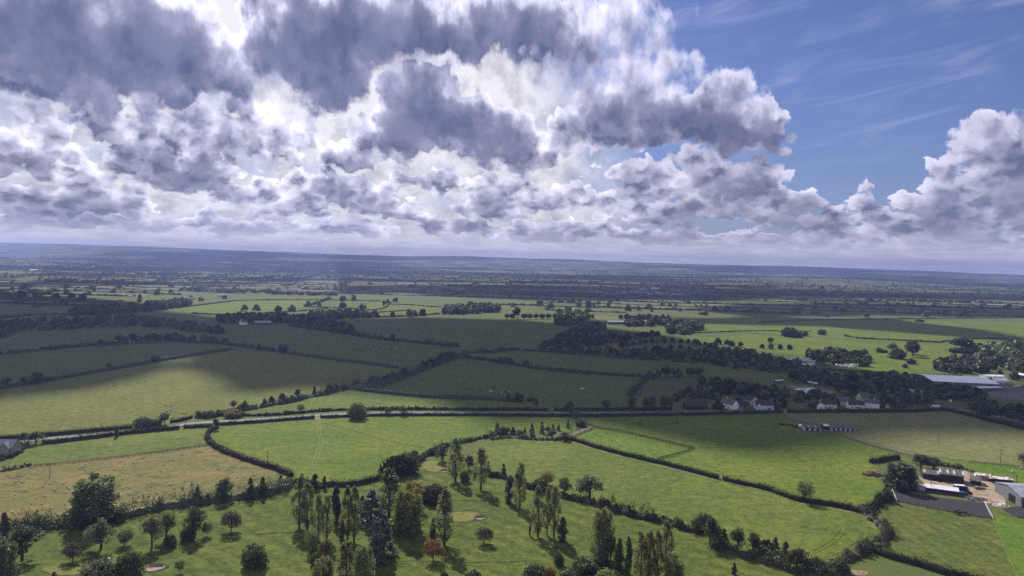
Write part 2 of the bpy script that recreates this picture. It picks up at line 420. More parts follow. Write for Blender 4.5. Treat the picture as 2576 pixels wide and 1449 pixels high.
leaf('leaf_poplar', (0.121,0.144,0.061), (0.232,0.240,0.111), .46)
leaf('leaf_yellow', (0.127,0.155,0.034), (0.213,0.220,0.051), .46)
leaf('leaf_rust',   (.165,.085,.032), (.215,.120,.045), .36)
leaf('leaf_maroon', (.046,.034,.024), (.078,.056,.034), .26)
leaf('leaf_bronze', (0.078,0.073,0.031), (0.124,0.094,0.039), .30, (0.195,0.111,0.036))
leaf('leaf_turning',(0.103,0.121,0.039), (0.172,0.176,0.055), .46, (0.220,0.172,0.062))
leaf('leaf_conifer',(0.036,0.054,0.036), (0.061,0.085,0.053), .10)
leaf('leaf_spruce', (0.061,0.084,0.070), (0.108,0.136,0.113), .10)
leaf('leaf_willow', (0.108,0.116,0.081), (0.159,0.164,0.114), .30)
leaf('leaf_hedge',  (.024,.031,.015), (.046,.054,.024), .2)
leaf('leaf_hedge_brown', (0.030,0.027,0.016), (0.048,0.043,0.024), .20)
leaf('leaf_thicket',(0.054,0.056,0.038), (0.089,0.089,0.061), .24)

# ------------------------------------------------------------------ object helpers
def mesh_np(name, co, faces=None, mats=(), fmat=None, quads=None, smooth=False):
    me = bpy.data.meshes.new(name)
    co = np.asarray(co, dtype=np.float32).reshape(-1, 3)
    if quads is None:
        me.from_pydata([tuple(map(float, c)) for c in co], [], [tuple(map(int, f)) for f in faces])
    else:
        q = np.asarray(quads, dtype=np.int32).reshape(-1, 4)
        me.vertices.add(len(co)); me.vertices.foreach_set('co', co.ravel())
        me.loops.add(q.size); me.loops.foreach_set('vertex_index', q.ravel())
        me.polygons.add(len(q)); me.polygons.foreach_set('loop_start', np.arange(0, q.size, 4, dtype=np.int32))
    for m in mats: me.materials.append(MATS[m] if isinstance(m, str) else m)
    if fmat is not None: me.polygons.foreach_set('material_index', np.asarray(fmat, dtype=np.int32))
    me.update(calc_edges=True)
    if smooth: me.polygons.foreach_set('use_smooth', np.ones(len(me.polygons), dtype=bool))
    return me
def link(name, me, parent=None, loc=None, rz=0.0):
    o = bpy.data.objects.new(name, me); COL.objects.link(o)
    if parent is not None: o.parent = parent
    if loc is not None: o.location = loc
    o.rotation_euler = (0, 0, rz)
    return o
def tag(o, label, cat, group=None, kind=None):
    if label: o['label'] = label
    if cat: o['category'] = cat
    if group: o['group'] = group
    if kind: o['kind'] = kind
    return o
def thing(name, label, cat, loc=(0, 0, 0), rz=0.0, group=None):
    return tag(link(name, None, None, loc, rz), label, cat, group)

class MB:
    """collects boxes, prisms and tubes into one mesh"""
    def __init__(s): s.v = []; s.f = []; s.m = []
    def add(s, vs, fs, mi=0):
        k = len(s.v); s.v += [tuple(map(float, x)) for x in vs]; s.f += [tuple(k + i for i in f) for f in fs]; s.m += [mi] * len(fs)
    def box(s, x0, x1, y0, y1, z0, z1, mi=0):
        s.add([(x0,y0,z0),(x1,y0,z0),(x1,y1,z0),(x0,y1,z0),(x0,y0,z1),(x1,y0,z1),(x1,y1,z1),(x0,y1,z1)],
              [(0,3,2,1),(4,5,6,7),(0,1,5,4),(1,2,6,5),(2,3,7,6),(3,0,4,7)], mi)
    def prism(s, poly, axis, a, b, mi=0):
        """extrude the 2-D polygon along an axis from a to b"""
        def p(q, t): return {'x': (t, q[0], q[1]), 'y': (q[0], t, q[1]), 'z': (q[0], q[1], t)}[axis]
        n = len(poly)
        vs = [p(q, a) for q in poly] + [p(q, b) for q in poly]
        fs = [tuple(range(n))[::-1], tuple(range(n, 2 * n))] + [(i, (i + 1) % n, n + (i + 1) % n, n + i) for i in range(n)]
        s.add(vs, fs, mi)
    def tube(s, pts, rad, seg=6, mi=0):
        rings = []
        vs = []
        for i, (p, r) in enumerate(zip(pts, rad)):
            p = Vector(p)
            d = (Vector(pts[min(i + 1, len(pts) - 1)]) - Vector(pts[max(i - 1, 0)])).normalized()
            a = d.orthogonal().normalized(); b = d.cross(a)
            vs += [p + (a * math.cos(t) + b * math.sin(t)) * r for t in [2 * math.pi * k / seg for k in range(seg)]]
        fs = []
        for i in range(len(pts) - 1):
            for k in range(seg):
                fs.append((i * seg + k, i * seg + (k + 1) % seg, (i + 1) * seg + (k + 1) % seg, (i + 1) * seg + k))
        fs.append(tuple(range(seg))[::-1]); fs.append(tuple(range((len(pts) - 1) * seg, len(pts) * seg)))
        s.add(vs, fs, mi)
    def build(s, name, mat, parent=None, loc=None, rz=0.0, smooth=False):
        mats = mat if isinstance(mat, (list, tuple)) else [mat]
        me = mesh_np(name, s.v, s.f, mats, s.m, smooth=smooth)
        return link(name, me, parent, loc, rz)
    def bevelled(s, name, mat, parent=None, loc=None, rz=0.0, width=0.05, seg=2):
        o = s.build(name, mat, parent, loc, rz)
        bm = bmesh.new(); bm.from_mesh(o.data)
        bmesh.ops.bevel(bm, geom=list(bm.edges), offset=width, segments=seg, affect='EDGES', profile=.5)
        bm.to_mesh(o.data); bm.free(); return o
rng = np.random.default_rng(7)
random.seed(7)
# ------------------------------------------------------------------ ground and hills
SKYLINE = [(-900,607),(-300,608),(0,611.5),(180,615),(390,622),(600,629),(900,640.5),(1040,645),(1180,644.5),(1290,648.5),(1500,655.5),(1700,662),(1800,665),(2100,673),(2300,680),(2576,692),(3000,706),(3600,722)]
def sky_v(U):
    for (a, b), (c, d) in zip(SKYLINE, SKYLINE[1:]):
        if a <= U <= c: return b + (d - b) * (U - a) / (c - a)
    return SKYLINE[0][1] if U < SKYLINE[0][0] else SKYLINE[-1][1]
def smooth(x): x = np.clip(x, 0, 1); return x * x * (3 - 2 * x)
def vnoise(x, y, seed=0):
    """small value noise for numpy arrays"""
    xi = np.floor(x).astype(np.int64); yi = np.floor(y).astype(np.int64)
    fx = smooth(x - xi); fy = smooth(y - yi)
    def h(a, b):
        n = (a * 374761393 + b * 668265263 + seed * 974634) & 0x7fffffff
        n = ((n ^ (n >> 13)) * 1274126177) & 0x7fffffff
        return ((n ^ (n >> 16)) & 0xffff) / 65535.0
    return (h(xi, yi) * (1 - fx) + h(xi + 1, yi) * fx) * (1 - fy) + (h(xi, yi + 1) * (1 - fx) + h(xi + 1, yi + 1) * fx) * fy
HILL_D = 13000.0
_az = []; _ht = []
for U in range(-900, 3601, 20):
    a, e = azel(U, sky_v(U)); _az.append(a); _ht.append(CAM_H + HILL_D / math.cos(R(a)) * math.tan(R(e)))
_az = np.array(_az); _ht = np.array(_ht)
def bump2(X, Y, U, V, rx, ry, h):
    c = at(U, V); return h * np.exp(-((X - c.x) / rx) ** 2 - ((Y - c.y) / ry) ** 2)
def terrain(X, Y):
    X = np.asarray(X, float); Y = np.asarray(Y, float)
    D = np.hypot(X, Y)
    az = np.degrees(np.arctan2(X, np.maximum(Y, 1)))
    top = np.interp(az, _az, _ht)
    n = vnoise(X / 1300, Y / 900, 3) * .6 + vnoise(X / 420, Y / 330, 5) * .4
    f = smooth((Y - 6800) / (HILL_D - 6800))
    z = f * (top + (n - .5) * 34 * smooth((Y - 8500) / 3500)) * np.where(Y > 12300, 1.0, .93 + .07 * f)
    z = np.where(Y > HILL_D, z - (Y - HILL_D) * .03, z)
    # nearer wooded rises: right of the middle, and by the left edge
    z = z + bump2(X, Y, 2150, 712, 620, 420, 34) + bump2(X, Y, 1900, 705, 500, 380, 14)
    z = z + bump2(X, Y, -60, 664, 520, 560, 62)
    return z * smooth((Y - 1600) / 900)
def build_ground():
    ys = [-400, -100, 60]
    y = 120.0
    while y < 16500: ys.append(y); y *= 1.035 if y > 2500 else 1.12
    xs = np.sinh(np.linspace(-3.2, 3.2, 181)) / math.sinh(3.2)
    X = []; Y = []
    for yv in ys:
        half = max(900, abs(yv) * 1.35)
        X.append(np.linspace(-half, half, 181)); Y.append(np.full(181, yv))
    X = np.array(X); Y = np.array(Y); Z = terrain(X, Y)
    nr, nc = X.shape
    i = np.arange(nr - 1)[:, None] * nc + np.arange(nc - 1)[None, :]
    q = np.stack([i, i + 1, i + nc + 1, i + nc], -1).reshape(-1, 4)
    me = mesh_np('ground', np.stack([X, Y, Z], -1), quads=q, mats=['country'], smooth=True)
    tag(link('ground', me), None, None, kind='structure')
def country():
    """near: meadow; far: patchwork of fields and woods too small to model"""
    m, n, o = newmat('country')
    P = n.v('MULTIPLY', pos_of(n), (1, 1, 0))
    f1 = n.ss(n.noise(P, 1 / 70, 4, .6), .36, .64); f2 = n.noise(P, 1 / 9, 4, .62); f3 = n.noise(P, 1 / 1.5, 3, .6)
    near = n.mix(n.m('MULTIPLY_ADD', n.m('SUBTRACT', f2, .5), 1.2, f1, clamp=True), (.076,.097,.032), (.096,.112,.036))
    near = n.mix(n.m('MULTIPLY', n.ss(f3, .5, .7), .5), near, (.048,.064,.022))
    vo = n.new('ShaderNodeTexVoronoi', feature='F1', voronoi_dimensions='2D')
    n.put(vo.inputs['Vector'], n.v('ADD', P, n.v('SCALE', n.noise(P, 1 / 300, 2, .5, out=1), 160))); vo.inputs['Scale'].default_value = 1 / 230
    s = n.new('ShaderNodeSeparateColor'); n.put(s.inputs[0], vo.outputs['Color'])
    far = n.mix(n.ss(s.outputs[0], .2, .8), (.085,.110,.038), (.140,.145,.060))
    far = n.mix(n.m('GREATER_THAN', s.outputs[1], .84), far, (.150,.115,.070))
    wood = n.ss(n.m('ADD', n.m('MULTIPLY', n.noise(P, 1 / 420, 5, .62), .8), n.m('MULTIPLY', n.noise(P, 1 / 60, 3, .6), .25)), .47, .56)
    far = n.mix(wood, far, (.020,.028,.015))
    sy = n.v('DOT_PRODUCT', P, (0, 1, 0))
    col = n.mix(n.ss(sy, 4200, 6500), near, far)
    principled(n, o, col, .95, bumpn(n, n.m('ADD', n.m('MULTIPLY', f3, .45), n.m('MULTIPLY', f2, 1.2)), .6, .5), .06)
country(); build_ground()

# ------------------------------------------------------------------ fields, roads and other sheets on the ground
LIFT = [0.02]
def sheet(name, pts, mat, z=None, uv=True):
    if z is None: LIFT[0] += 0.004; z = LIFT[0]
    ps = [at(U, V) for U, V in pts] if uv else [Vector(p) for p in pts]
    bm = bmesh.new()
    f = bm.faces.new([bm.verts.new((p.x, p.y, z)) for p in ps])
    if f.normal.z < 0 or True:
        bm.normal_update()
        if f.normal.z < 0: f.normal_flip()
    bmesh.ops.triangulate(bm, faces=[f])
    me = bpy.data.meshes.new(name); bm.to_mesh(me); bm.free(); me.materials.append(MATS[mat])
    return tag(link(name, me), None, None, kind='structure')
def spline(pts, step):
    """smooth resampling of a ground polyline"""
    P = [Vector((p[0], p[1], 0)) for p in pts]
    if len(P) == 2: Q = P
    else:
        Q = []
        for i in range(len(P) - 1):
            p0 = P[max(i - 1, 0)]; p1 = P[i]; p2 = P[i + 1]; p3 = P[min(i + 2, len(P) - 1)]
            for k in range(8):
                t = k / 8
                Q.append(.5 * ((2 * p1) + (p2 - p0) * t + (2 * p0 - 5 * p1 + 4 * p2 - p3) * t * t + (3 * p1 - p0 - 3 * p2 + p3) * t ** 3))
        Q.append(P[-1])
    L = [0]
    for a, b in zip(Q, Q[1:]): L.append(L[-1] + (b - a).length)
    n = max(2, int(round(L[-1] / step)) + 1)
    s = np.linspace(0, L[-1], n)
    x = np.interp(s, L, [q.x for q in Q]); y = np.interp(s, L, [q.y for q in Q])
    return np.stack([x, y], -1)
def ribbon(name, pts, width, mat, z=None, uv=True, wob=0.0):
    if z is None: LIFT[0] += 0.004; z = LIFT[0]
    g = spline([at(U, V) for U, V in pts] if uv else pts, 4.0)
    t = np.gradient(g, axis=0); t /= np.linalg.norm(t, axis=1)[:, None]
    nn = np.stack([-t[:, 1], t[:, 0]], -1)
    w = width / 2 * (1 + wob * (rng.random(len(g)) - .5))
    a = g + nn * w[:, None]; b = g - nn * w[:, None]
    k = len(g)
    co = np.concatenate([np.c_[b, np.full(k, z)], np.c_[a, np.full(k, z)]])
    i = np.arange(k - 1)
    me = mesh_np(name, co, quads=np.stack([i, i + 1, k + i + 1, k + i], -1), mats=[mat])
    return tag(link(name, me), None, None, kind='structure')

# fields whose sward differs from the common meadow
sheet('field', [(-350,1020),(0,982),(270,934),(583,882),(671,886),(940,921),(1010,930),(960,962),(790,1000),(640,1030),(430,1066),(200,1094),(0,1106),(-350,1130)], 'ley')
sheet('field', [(644,1030),(880,980),(977,992),(1315,1012),(1390,1034),(1315,1034),(1000,1032),(700,1045)], 'meadow')
sheet('field', [(20,1176),(60,1120),(200,1108),(450,1080),(540,1076),(520,1100),(530,1121),(300,1145)], 'meadow')
sheet('field', [(-400,1235),(20,1176),(530,1121),(583,1146),(671,1181),(735,1204),(660,1230),(480,1262),(330,1298),(90,1325),(-400,1360)], 'sheep_pasture')
sheet('field', [(548,1076),(671,1064),(877,1050),(1144,1046),(1430,1050),(1440,1085),(1250,1094),(1144,1118),(1054,1158),(954,1205),(831,1222),(737,1199),(644,1158),(530,1110)], 'bright_meadow')
sheet('field', [(1435,1108),(1508,1131),(1741,1188),(1945,1238),(2172,1293),(2215,1330),(2190,1378),(2130,1415),(1945,1416),(1841,1389),(1751,1338),(1575,1295),(1391,1245),(1261,1200),(1227,1193),(1180,1150),(1250,1098),(1400,1104)], 'meadow')
sheet('field', [(1440,1104),(1500,1078),(1560,1084),(1745,1129),(1655,1162),(1508,1128)], 'paddock')
sheet('field', [(1745,1129),(1500,1072),(1475,1049),(1674,1046),(1905,1042),(1972,1048),(2045,1086),(2100,1092),(2290,1160),(2210,1166),(2200,1200),(2240,1240),(2172,1291),(2072,1269),(1811,1204),(1655,1162)], 'bright_meadow')
sheet('field', [(1960,1040),(2305,1038),(2380,1032),(2472,1057),(2576,1082),(2800,1130),(2800,1200),(2576,1170),(2420,1158),(2310,1142),(2105,1090),(2150,1076),(2060,1068),(2010,1060)], 'stubble')
sheet('field', [(2310,1146),(2420,1162),(2576,1176),(2800,1205),(2800,1290),(2576,1225),(2480,1190),(2380,1175)], 'paddock')
sheet('field', [(2205,1271),(2250,1254),(2258,1263),(2495,1308),(2556,1449),(2600,1560),(2480,1500),(2338,1429),(2190,1381),(2240,1340)], 'grazed_field')
sheet('field', [(2495,1306),(2512,1290),(2530,1300),(2800,1340),(2800,1640),(2600,1560)], 'paddock')
sheet('field', [(1590,996),(1612,968),(1634,952),(1760,952),(1800,975),(1780,1000),(1700,1012)], 'mown_hay')
sheet('golf_course', [(-500,1400),(90,1328),(330,1300),(480,1264),(660,1234),(737,1222),(831,1225),(894,1221),(954,1208),(1000,1185),(1054,1161),(1110,1140),(1180,1152),(1227,1196),(1261,1202),(1391,1247),(1575,1297),(1751,1340),(1841,1392),(1945,1420),(2060,1460),(2100,1700),(1600,2200),(400,2200),(-600,1700)], 'golf_grass')
# mid-distance fields
FM = ['pasture', 'meadow', 'ley']
for i, pts in enumerate([
    [(0,894),(100,884),(300,868),(447,862),(583,880),(400,910),(130,958),(0,980)],
    [(0,856),(150,834),(300,840),(217,868),(0,890)],
    [(560,850),(660,822),(727,822),(884,844),(1154,874),(1130,890),(1001,926),(811,903),(600,868)],
    [(884,842),(800,822),(1000,800),(1200,797),(1400,812),(1420,820),(1250,870),(1154,872)],
    [(1170,905),(1315,924),(1541,946),(1621,949),(1585,995),(1600,1034),(1395,1034),(1345,1004),(1211,1004),(977,989),(960,975),(1061,930)],
    [(1200,896),(1275,882),(1441,892),(1575,902),(1748,914),(1700,940),(1621,946),(1441,933),(1315,921)],
    [(1790,945),(1890,960),(1975,985),(1960,990),(1900,985),(1800,965)],
    [(1700,810),(1905,800),(2240,806),(2576,810),(2576,870),(2400,862),(2200,858),(1900,838),(1750,830)],
    [(1760,850),(1900,842),(2200,862),(2420,868),(2450,900),(2300,945),(2200,940),(2100,905),(1900,880)],
    [(450,776),(640,752),(820,750),(800,768),(620,790),(480,786)],
    [(860,778),(980,756),(1170,775),(1150,790),(940,790),(800,800)]]):
    sheet('field', pts, ('pasture','pasture','pasture','pasture','pasture','pasture','mown_hay','bright_meadow','bright_meadow','bright_meadow','meadow')[i])

ROAD = [(-200,1132),(38,1112),(107,1105),(233,1094),(333,1084),(433,1072),(500,1064),(671,1053.5),(801,1044.5),(877,1041),(1010,1038.5),(1144,1039),(1315,1039),(1475,1039),(1708,1037),(1945,1034),(2160,1033),(2345,1028),(2435,1034),(2576,1064),(2760,1110)]
ribbon('verge', ROAD, 10.0, 'verge')
ribbon('road', ROAD, 4.8, 'asphalt')
ribbon('road', [(2400,1030),(2352,1012),(2325,1000),(2290,985)], 9.0, 'dark_asphalt')
ribbon('track', [(1972,1036),(1990,1046),(2035,1062),(2065,1080),(2110,1092),(2180,1112),(2310,1146)], 3.0, 'track_dirt', wob=.4)
ribbon('track', [(1440,1097),(1462,1087),(1484,1078),(1494,1072)], 5.0, 'track_dirt', wob=.3)
ribbon('track', [(486,1057),(494,1052),(499,1047)], 5.0, 'track_dirt', wob=.3)
ribbon('track', [(797,1048),(799,1054),(801,1058)], 4.0, 'track_dirt', wob=.5)
for dx in (0, 2.0):      # wheel ruts in the bright meadow
    a = [at(U, V) for U, V in [(798,1056),(799,1085),(803,1110),(796,1140),(785,1168),(776,1180)]]
    ribbon('track', [(p.x + dx, p.y) for p in a], .5, 'rut', uv=False, wob=.6)
a = [at(U, V) for U, V in [(803,1062),(880,1080),(960,1105),(1075,1128)]]
ribbon('path', [(p.x, p.y) for p in a], .7, 'pasture', uv=False, wob=.5)
for dx in (0, 2.2, 9, 11.2):
    a = [at(U, V) for U, V in [(2186,1336),(2180,1350),(2160,1372),(2128,1392),(2105,1402)]]
    ribbon('track', [(p.x - dx, p.y + dx * .3) for p in a], .32, 'bright_meadow', uv=False, wob=.5)
for pts in ([(540,1082),(529,1100),(536,1119),(590,1144),(650,1163),(700,1180)], [(1440,1112),(1510,1135),(1575,1152),(1740,1193),(1800,1210)], [(1830,1214),(1945,1242),(2015,1268),(2140,1289),(2175,1302),(2205,1335)], [(2105,1093),(2200,1122),(2310,1147)]):
    ribbon('worn_margin', pts, 1.6, 'worn_grass', wob=1.2)
sheet('yard', [(2303,1194),(2322,1203),(2368,1216),(2420,1180),(2440,1192),(2490,1210),(2505,1222),(2530,1245),(2530,1275),(2478,1266),(2452,1254),(2440,1243),(2428,1240),(2330,1222)], 'dirt_yard')
sheet('riding_arena', [(2245,1235),(2330,1249),(2476,1266),(2497,1305),(2440,1298),(2255,1262)], 'arena_surface')
sheet('riding_arena', [(2520,1281),(2560,1274),(2700,1300),(2700,1330),(2560,1302)], 'arena_surface')
sheet('riding_arena', [(1972,969),(2040,974),(2105,985),(2090,992),(2000,980)], 'pale_arena')
sheet('concrete_yard', [(2470,996),(2490,986),(2530,977),(2640,977),(2740,998),(2680,1012),(2540,1006)], 'concrete')
sheet('garden', [(40,1124),(40,1113),(62,1111),(64,1120),(58,1130),(42,1134)], 'pale_arena')
def ellipse(cx, cy, rx, ry, n=32, ph=0.0, wob=.12):
    out = []
    for k in range(n):
        t = 2 * math.pi * k / n
        w = 1 + wob * math.sin(2 * t + ph) + wob * .6 * math.sin(3 * t + 1 + ph)
        out.append((cx + rx * w * math.cos(t), cy + ry * w * math.sin(t)))
    return out
sheet('golf_green', ellipse(1094,1174,31,15, ph=.5), 'golf_green_grass')
sheet('golf_green', ellipse(1167,1300,34,15, ph=2.), 'golf_green_grass')
for pts in ([(600,1268),(644,1262),(700,1254),(745,1249)], [(965,1413),(1050,1411),(1130,1414),(1230,1414),(1330,1411)], [(640,1346),(700,1340),(760,1338)], [(1060,1268),(1110,1261),(1160,1259),(1220,1264),(1270,1300),(1300,1340)]):
    ribbon('path', pts, .8, 'pasture', wob=.7)
sheet('golf_tee', ellipse(1160,1281,27,6, ph=1.), 'pasture')
sheet('golf_green', ellipse(165,1437,55,12, ph=1.), 'golf_green_grass')
def bunker(U, V, rx, ry, ph):
    p = at(U, V); s = px_m(p); rx *= s; ry = rx * .8
    g = MB(); seg = 40; prof = [(1.45, -.02, 1), (1.28, .32, 1), (1.10, .62, 1), (1.0, .55, 1), (.86, .06, 0), (.5, .03, 0), (.05, .04, 0)]
    vs = []; fs = []; mi = []
    for j, (k, z, m_) in enumerate(prof):
        for i in range(seg):
            t = 2 * math.pi * i / seg
            w = 1 + .14 * math.sin(2 * t + ph) + .08 * math.sin(3 * t)
            lip = .5 + 1.3 * max(0, math.sin(t)) if m_ else 1
            vs.append((rx * k * w * math.cos(t), ry * k * w * math.sin(t), z * lip + .05))
    for j in range(len(prof) - 1):
        for i in range(seg):
            fs.append((j * seg + i, j * seg + (i + 1) % seg, (j + 1) * seg + (i + 1) % seg, (j + 1) * seg + i)); mi.append(0 if j < 3 else 1)
    fs.append(tuple((len(prof) - 1) * seg + i for i in range(seg))); mi.append(1)
    me = mesh_np('sand_bunker', vs, fs, ['sand_lip', 'sand'], mi, smooth=True)
    tag(link('sand_bunker', me, None, p), None, None, kind='structure')
bunker(1117,1187,10,3,.4); bunker(1207,1305,12,5,1.2); bunker(390,1431,20,7,.2)
# ------------------------------------------------------------------ foliage
def rand_dirs(n):
    d = rng.normal(size=(n, 3)); return d / np.linalg.norm(d, axis=1)[:, None]
def leaf_quads(C, N, size, stretch=1.0):
    """square leaf sprays at C facing roughly along N"""
    n = len(C)
    N = N / np.maximum(np.linalg.norm(N, axis=1)[:, None], 1e-6)
    a = np.cross(N, rand_dirs(n)); a /= np.maximum(np.linalg.norm(a, axis=1)[:, None], 1e-6)
    b = np.cross(N, a)
    s = (size * (.55 + .9 * rng.random(n)))[:, None] * .5 if np.isscalar(size) else (size * (.55 + .9 * rng.random(n)))[:, None] * .5
    j = lambda: 1 + .5 * (rng.random((n, 1)) - .5)
    co = np.stack([C + a * s * j() + b * s * .35 * j(), C + b * s * j() * stretch - a * s * .3 * j(), C - a * s * j() - b * s * .3 * j(), C - b * s * j() * stretch + a * s * .35 * j()], 1)
    return co.reshape(-1, 3)
def clumps_to_leaves(cc, cr, per, size, flat=1.0):
    """leaves on the outside of ellipsoid clumps: centre cc, radius cr (n,3)"""
    k = len(cc); idx = np.repeat(np.arange(k), per)
    d = rand_dirs(len(idx))
    rad = (.55 + .55 * rng.random(len(idx)) ** .6)[:, None]
    C = cc[idx] + d * cr[idx] * rad
    N = d + .9 * rand_dirs(len(idx))
    return leaf_quads(C, N, size)
def crown_points(kind, h, w, seed):
    global rng
    rng = np.random.default_rng(seed)
    if kind == 'poplar':
        n = 64
        z = .13 + .84 * rng.random(n) ** .95; t = (z - .13) / .87
        prof = np.minimum(1, (t / .22) ** .6) * (1 - t ** 2.6) ** .75
        th = rng.random(n) * 2 * math.pi; rr = w / 2 * prof * (.30 + .72 * rng.random(n) ** .6)
        cc = np.stack([rr * np.cos(th), rr * np.sin(th), z * h], -1)
        r = w * (.13 + .06 * rng.random(n)) * (1 - .35 * t)
        cr = np.stack([r, r, r * 1.75], -1)
        tops = 5
        cc = np.r_[cc, np.c_[rng.normal(size=tops) * w * .08, rng.normal(size=tops) * w * .08, h * (.92 + .06 * rng.random(tops))]]
        cr = np.r_[cr, np.tile([w * .07, w * .07, h * .045], (tops, 1))]
        return cc, cr, 48, .62
    if kind == 'slim':
        n = 46
        z = .05 + .93 * rng.random(n); t = z
        prof = np.minimum(1, (t / .25) ** .7) * (1 - t ** 3) ** .8
        th = rng.random(n) * 2 * math.pi; rr = w / 2 * prof * (.2 + .55 * rng.random(n))
        cc = np.stack([rr * np.cos(th), rr * np.sin(th), z * h], -1)
        r = w * (.19 + .05 * rng.random(n)) * (1 - .4 * t)
        return cc, np.stack([r, r, r * 2.0], -1), 52, .5
    if kind == 'round':
        n = 46; d = rand_dirs(n); d[:, 2] *= .95
        k = .55 + .35 * rng.random(n)
        cc = np.stack([d[:, 0] * w / 2 * k, d[:, 1] * w / 2 * k, h * .60 + d[:, 2] * h * .38 * k], -1)
        r = w * (.15 + .07 * rng.random(n))
        return cc, np.stack([r, r, r * .85], -1), 56, .48
    if kind == 'broad':
        L = 9; ld = rand_dirs(L); ld[:, 2] = np.abs(ld[:, 2]) * .9 - .35
        lc = np.stack([ld[:, 0] * w * .27, ld[:, 1] * w * .27, h * .55 + ld[:, 2] * h * .34], -1)
        lr = w * (.17 + .09 * rng.random(L))
        lc = np.r_[lc, [[0, 0, h * .62], [w * .05, 0, h * .78]]]; lr = np.r_[lr, [w * .26, w * .20]]
        cc = []; cr = []
        for c, r in zip(lc, lr):
            m = 9; d = rand_dirs(m)
            cc.append(c + d * r * (.5 + .45 * rng.random(m))[:, None]); q = r * (.34 + .2 * rng.random(m)); cr.append(np.stack([q, q, q * .8], -1))
        cc = np.concatenate(cc); cr = np.concatenate(cr); cc[:, 2] = np.clip(cc[:, 2], h * .13, h * .97)
        return cc, cr, 44, .60
    if kind == 'tall':          # broad upright poplar group: several leaders
        cc = []; cr = []
        for k in range(7):
            a = k * 2.4; rr = w * .25 * (k > 0); x, y = rr * math.cos(a), rr * math.sin(a); hh = h * (1.0 if k == 0 else .80 + .17 * rng.random()); ww = w * .42
            n = 26; z = .06 + .92 * rng.random(n); t = z
            prof = np.minimum(1, (t / .2) ** .5) * (1 - t ** 3) ** .7
            th = rng.random(n) * 2 * math.pi; q = ww / 2 * prof * (.3 + .6 * rng.random(n))
            cc.append(np.stack([x + q * np.cos(th), y + q * np.sin(th), z * hh], -1)); r = ww * (.20 + .08 * rng.random(n)) * (1 - .3 * t); cr.append(np.stack([r, r, r * 1.5], -1))
        return np.concatenate(cc), np.concatenate(cr), 34, .62
    if kind == 'conifer':
        n = 90
        z = .04 + .94 * rng.random(n) ** 1.15; t = z
        prof = (1 - t) ** .75 * np.minimum(1, .55 + t / .1)
        th = rng.random(n) * 2 * math.pi; rr = w / 2 * prof * (.35 + .6 * rng.random(n) ** .5)
        cc = np.stack([rr * np.cos(th), rr * np.sin(th), z * h], -1)
        r = w * (.10 + .05 * rng.random(n)) * (1 - .55 * t) + .12
        return cc, np.stack([r, r, r * .8], -1), 34, .46
    # bush
    n = 40; d = rand_dirs(n); d[:, 2] = np.abs(d[:, 2])
    k = .45 + .45 * rng.random(n)
    cc = np.stack([d[:, 0] * w / 2 * k, d[:, 1] * w / 2 * k, h * .14 + d[:, 2] * h * .74 * k], -1)
    r = w * (.14 + .07 * rng.random(n))
    return cc, np.stack([r, r, np.minimum(r, h * .3)], -1), 46, .42
DIM = {'poplar': (24, 7), 'slim': (12, 3.2), 'round': (8.5, 8), 'broad': (14, 12), 'tall': (20, 13), 'conifer': (14, 6.5), 'bush': (3.6, 5.5)}
NVAR = {'poplar': 4, 'slim': 2, 'round': 3, 'broad': 4, 'tall': 2, 'conifer': 3, 'bush': 4}
CROWN = {}; TRUNK = {}; MID = {}
for ki, k in enumerate(DIM):
    h, w = DIM[k]
    for v in range(NVAR[k]):
        cc, cr, per, size = crown_points(k, h, w, 100 * ki + v)
        if k in ('poplar', 'round', 'broad', 'slim'): per = int(per * (.85 if k in ('poplar', 'slim') else .66)); size *= .9
        per = int(per * 1.45); size *= .80
        co = clumps_to_leaves(cc, cr, per, size)
        co[:, 2] = np.maximum(co[:, 2], .05)
        CROWN[k, v] = mesh_np('crown', co, quads=np.arange(len(co)).reshape(-1, 4), mats=['leaf_green'])
        # coarser copy for the middle distance: fewer, larger sprays
        co2 = clumps_to_leaves(cc, cr, max(22, per // 5), size * 2.3)
        co2[:, 2] = np.maximum(co2[:, 2], .05)
        t = MB()
        if k != 'bush':
            r0 = {'poplar': .42, 'slim': .22, 'round': .24, 'broad': .42, 'tall': .55, 'conifer': .3}[k]
            t.tube([(0, 0, -.3), (.1, .05, h * .2), (-.1, .1, h * .45), (.05, 0, h * .8)], [r0 * 1.15, r0 * .9, r0 * .6, r0 * .15], 8)
            nl = {'poplar': 8, 'slim': 4, 'round': 7, 'broad': 9, 'tall': 9, 'conifer': 5}[k]
            pick = cc[rng.permutation(len(cc))[:nl]]
            for p in pick:
                zb = max(h * .10, p[2] * .62 if k in ('poplar', 'tall', 'slim') else p[2] * .45)
                zb = min(zb, h * .55)
                t.tube([(0, 0, zb), (p[0] * .5, p[1] * .5, (zb + p[2]) * .5 + .1), tuple(p)], [r0 * .5, r0 * .33, r0 * .12], 5)
            TRUNK[k, v] = mesh_np('trunk', t.v, t.f, ['bark'])
            q = np.arange(len(co2)).reshape(-1, 4)
            tv = MB(); tv.tube([(0, 0, -.3), (0, 0, h * .4), (0, 0, h * .85)], [r0 * 1.2, r0 * .9, r0 * .2], 5)
            me = mesh_np('tree', list(map(tuple, co2)) + tv.v, [tuple(x) for x in q] + [tuple(len(co2) + i for i in f) for f in tv.f], ['leaf_green', 'bark'], [0] * len(q) + [1] * len(tv.f))
        else:
            me = mesh_np('bush', co2, quads=np.arange(len(co2)).reshape(-1, 4), mats=['leaf_green'])
        MID[k, v] = me
rng = np.random.default_rng(11)
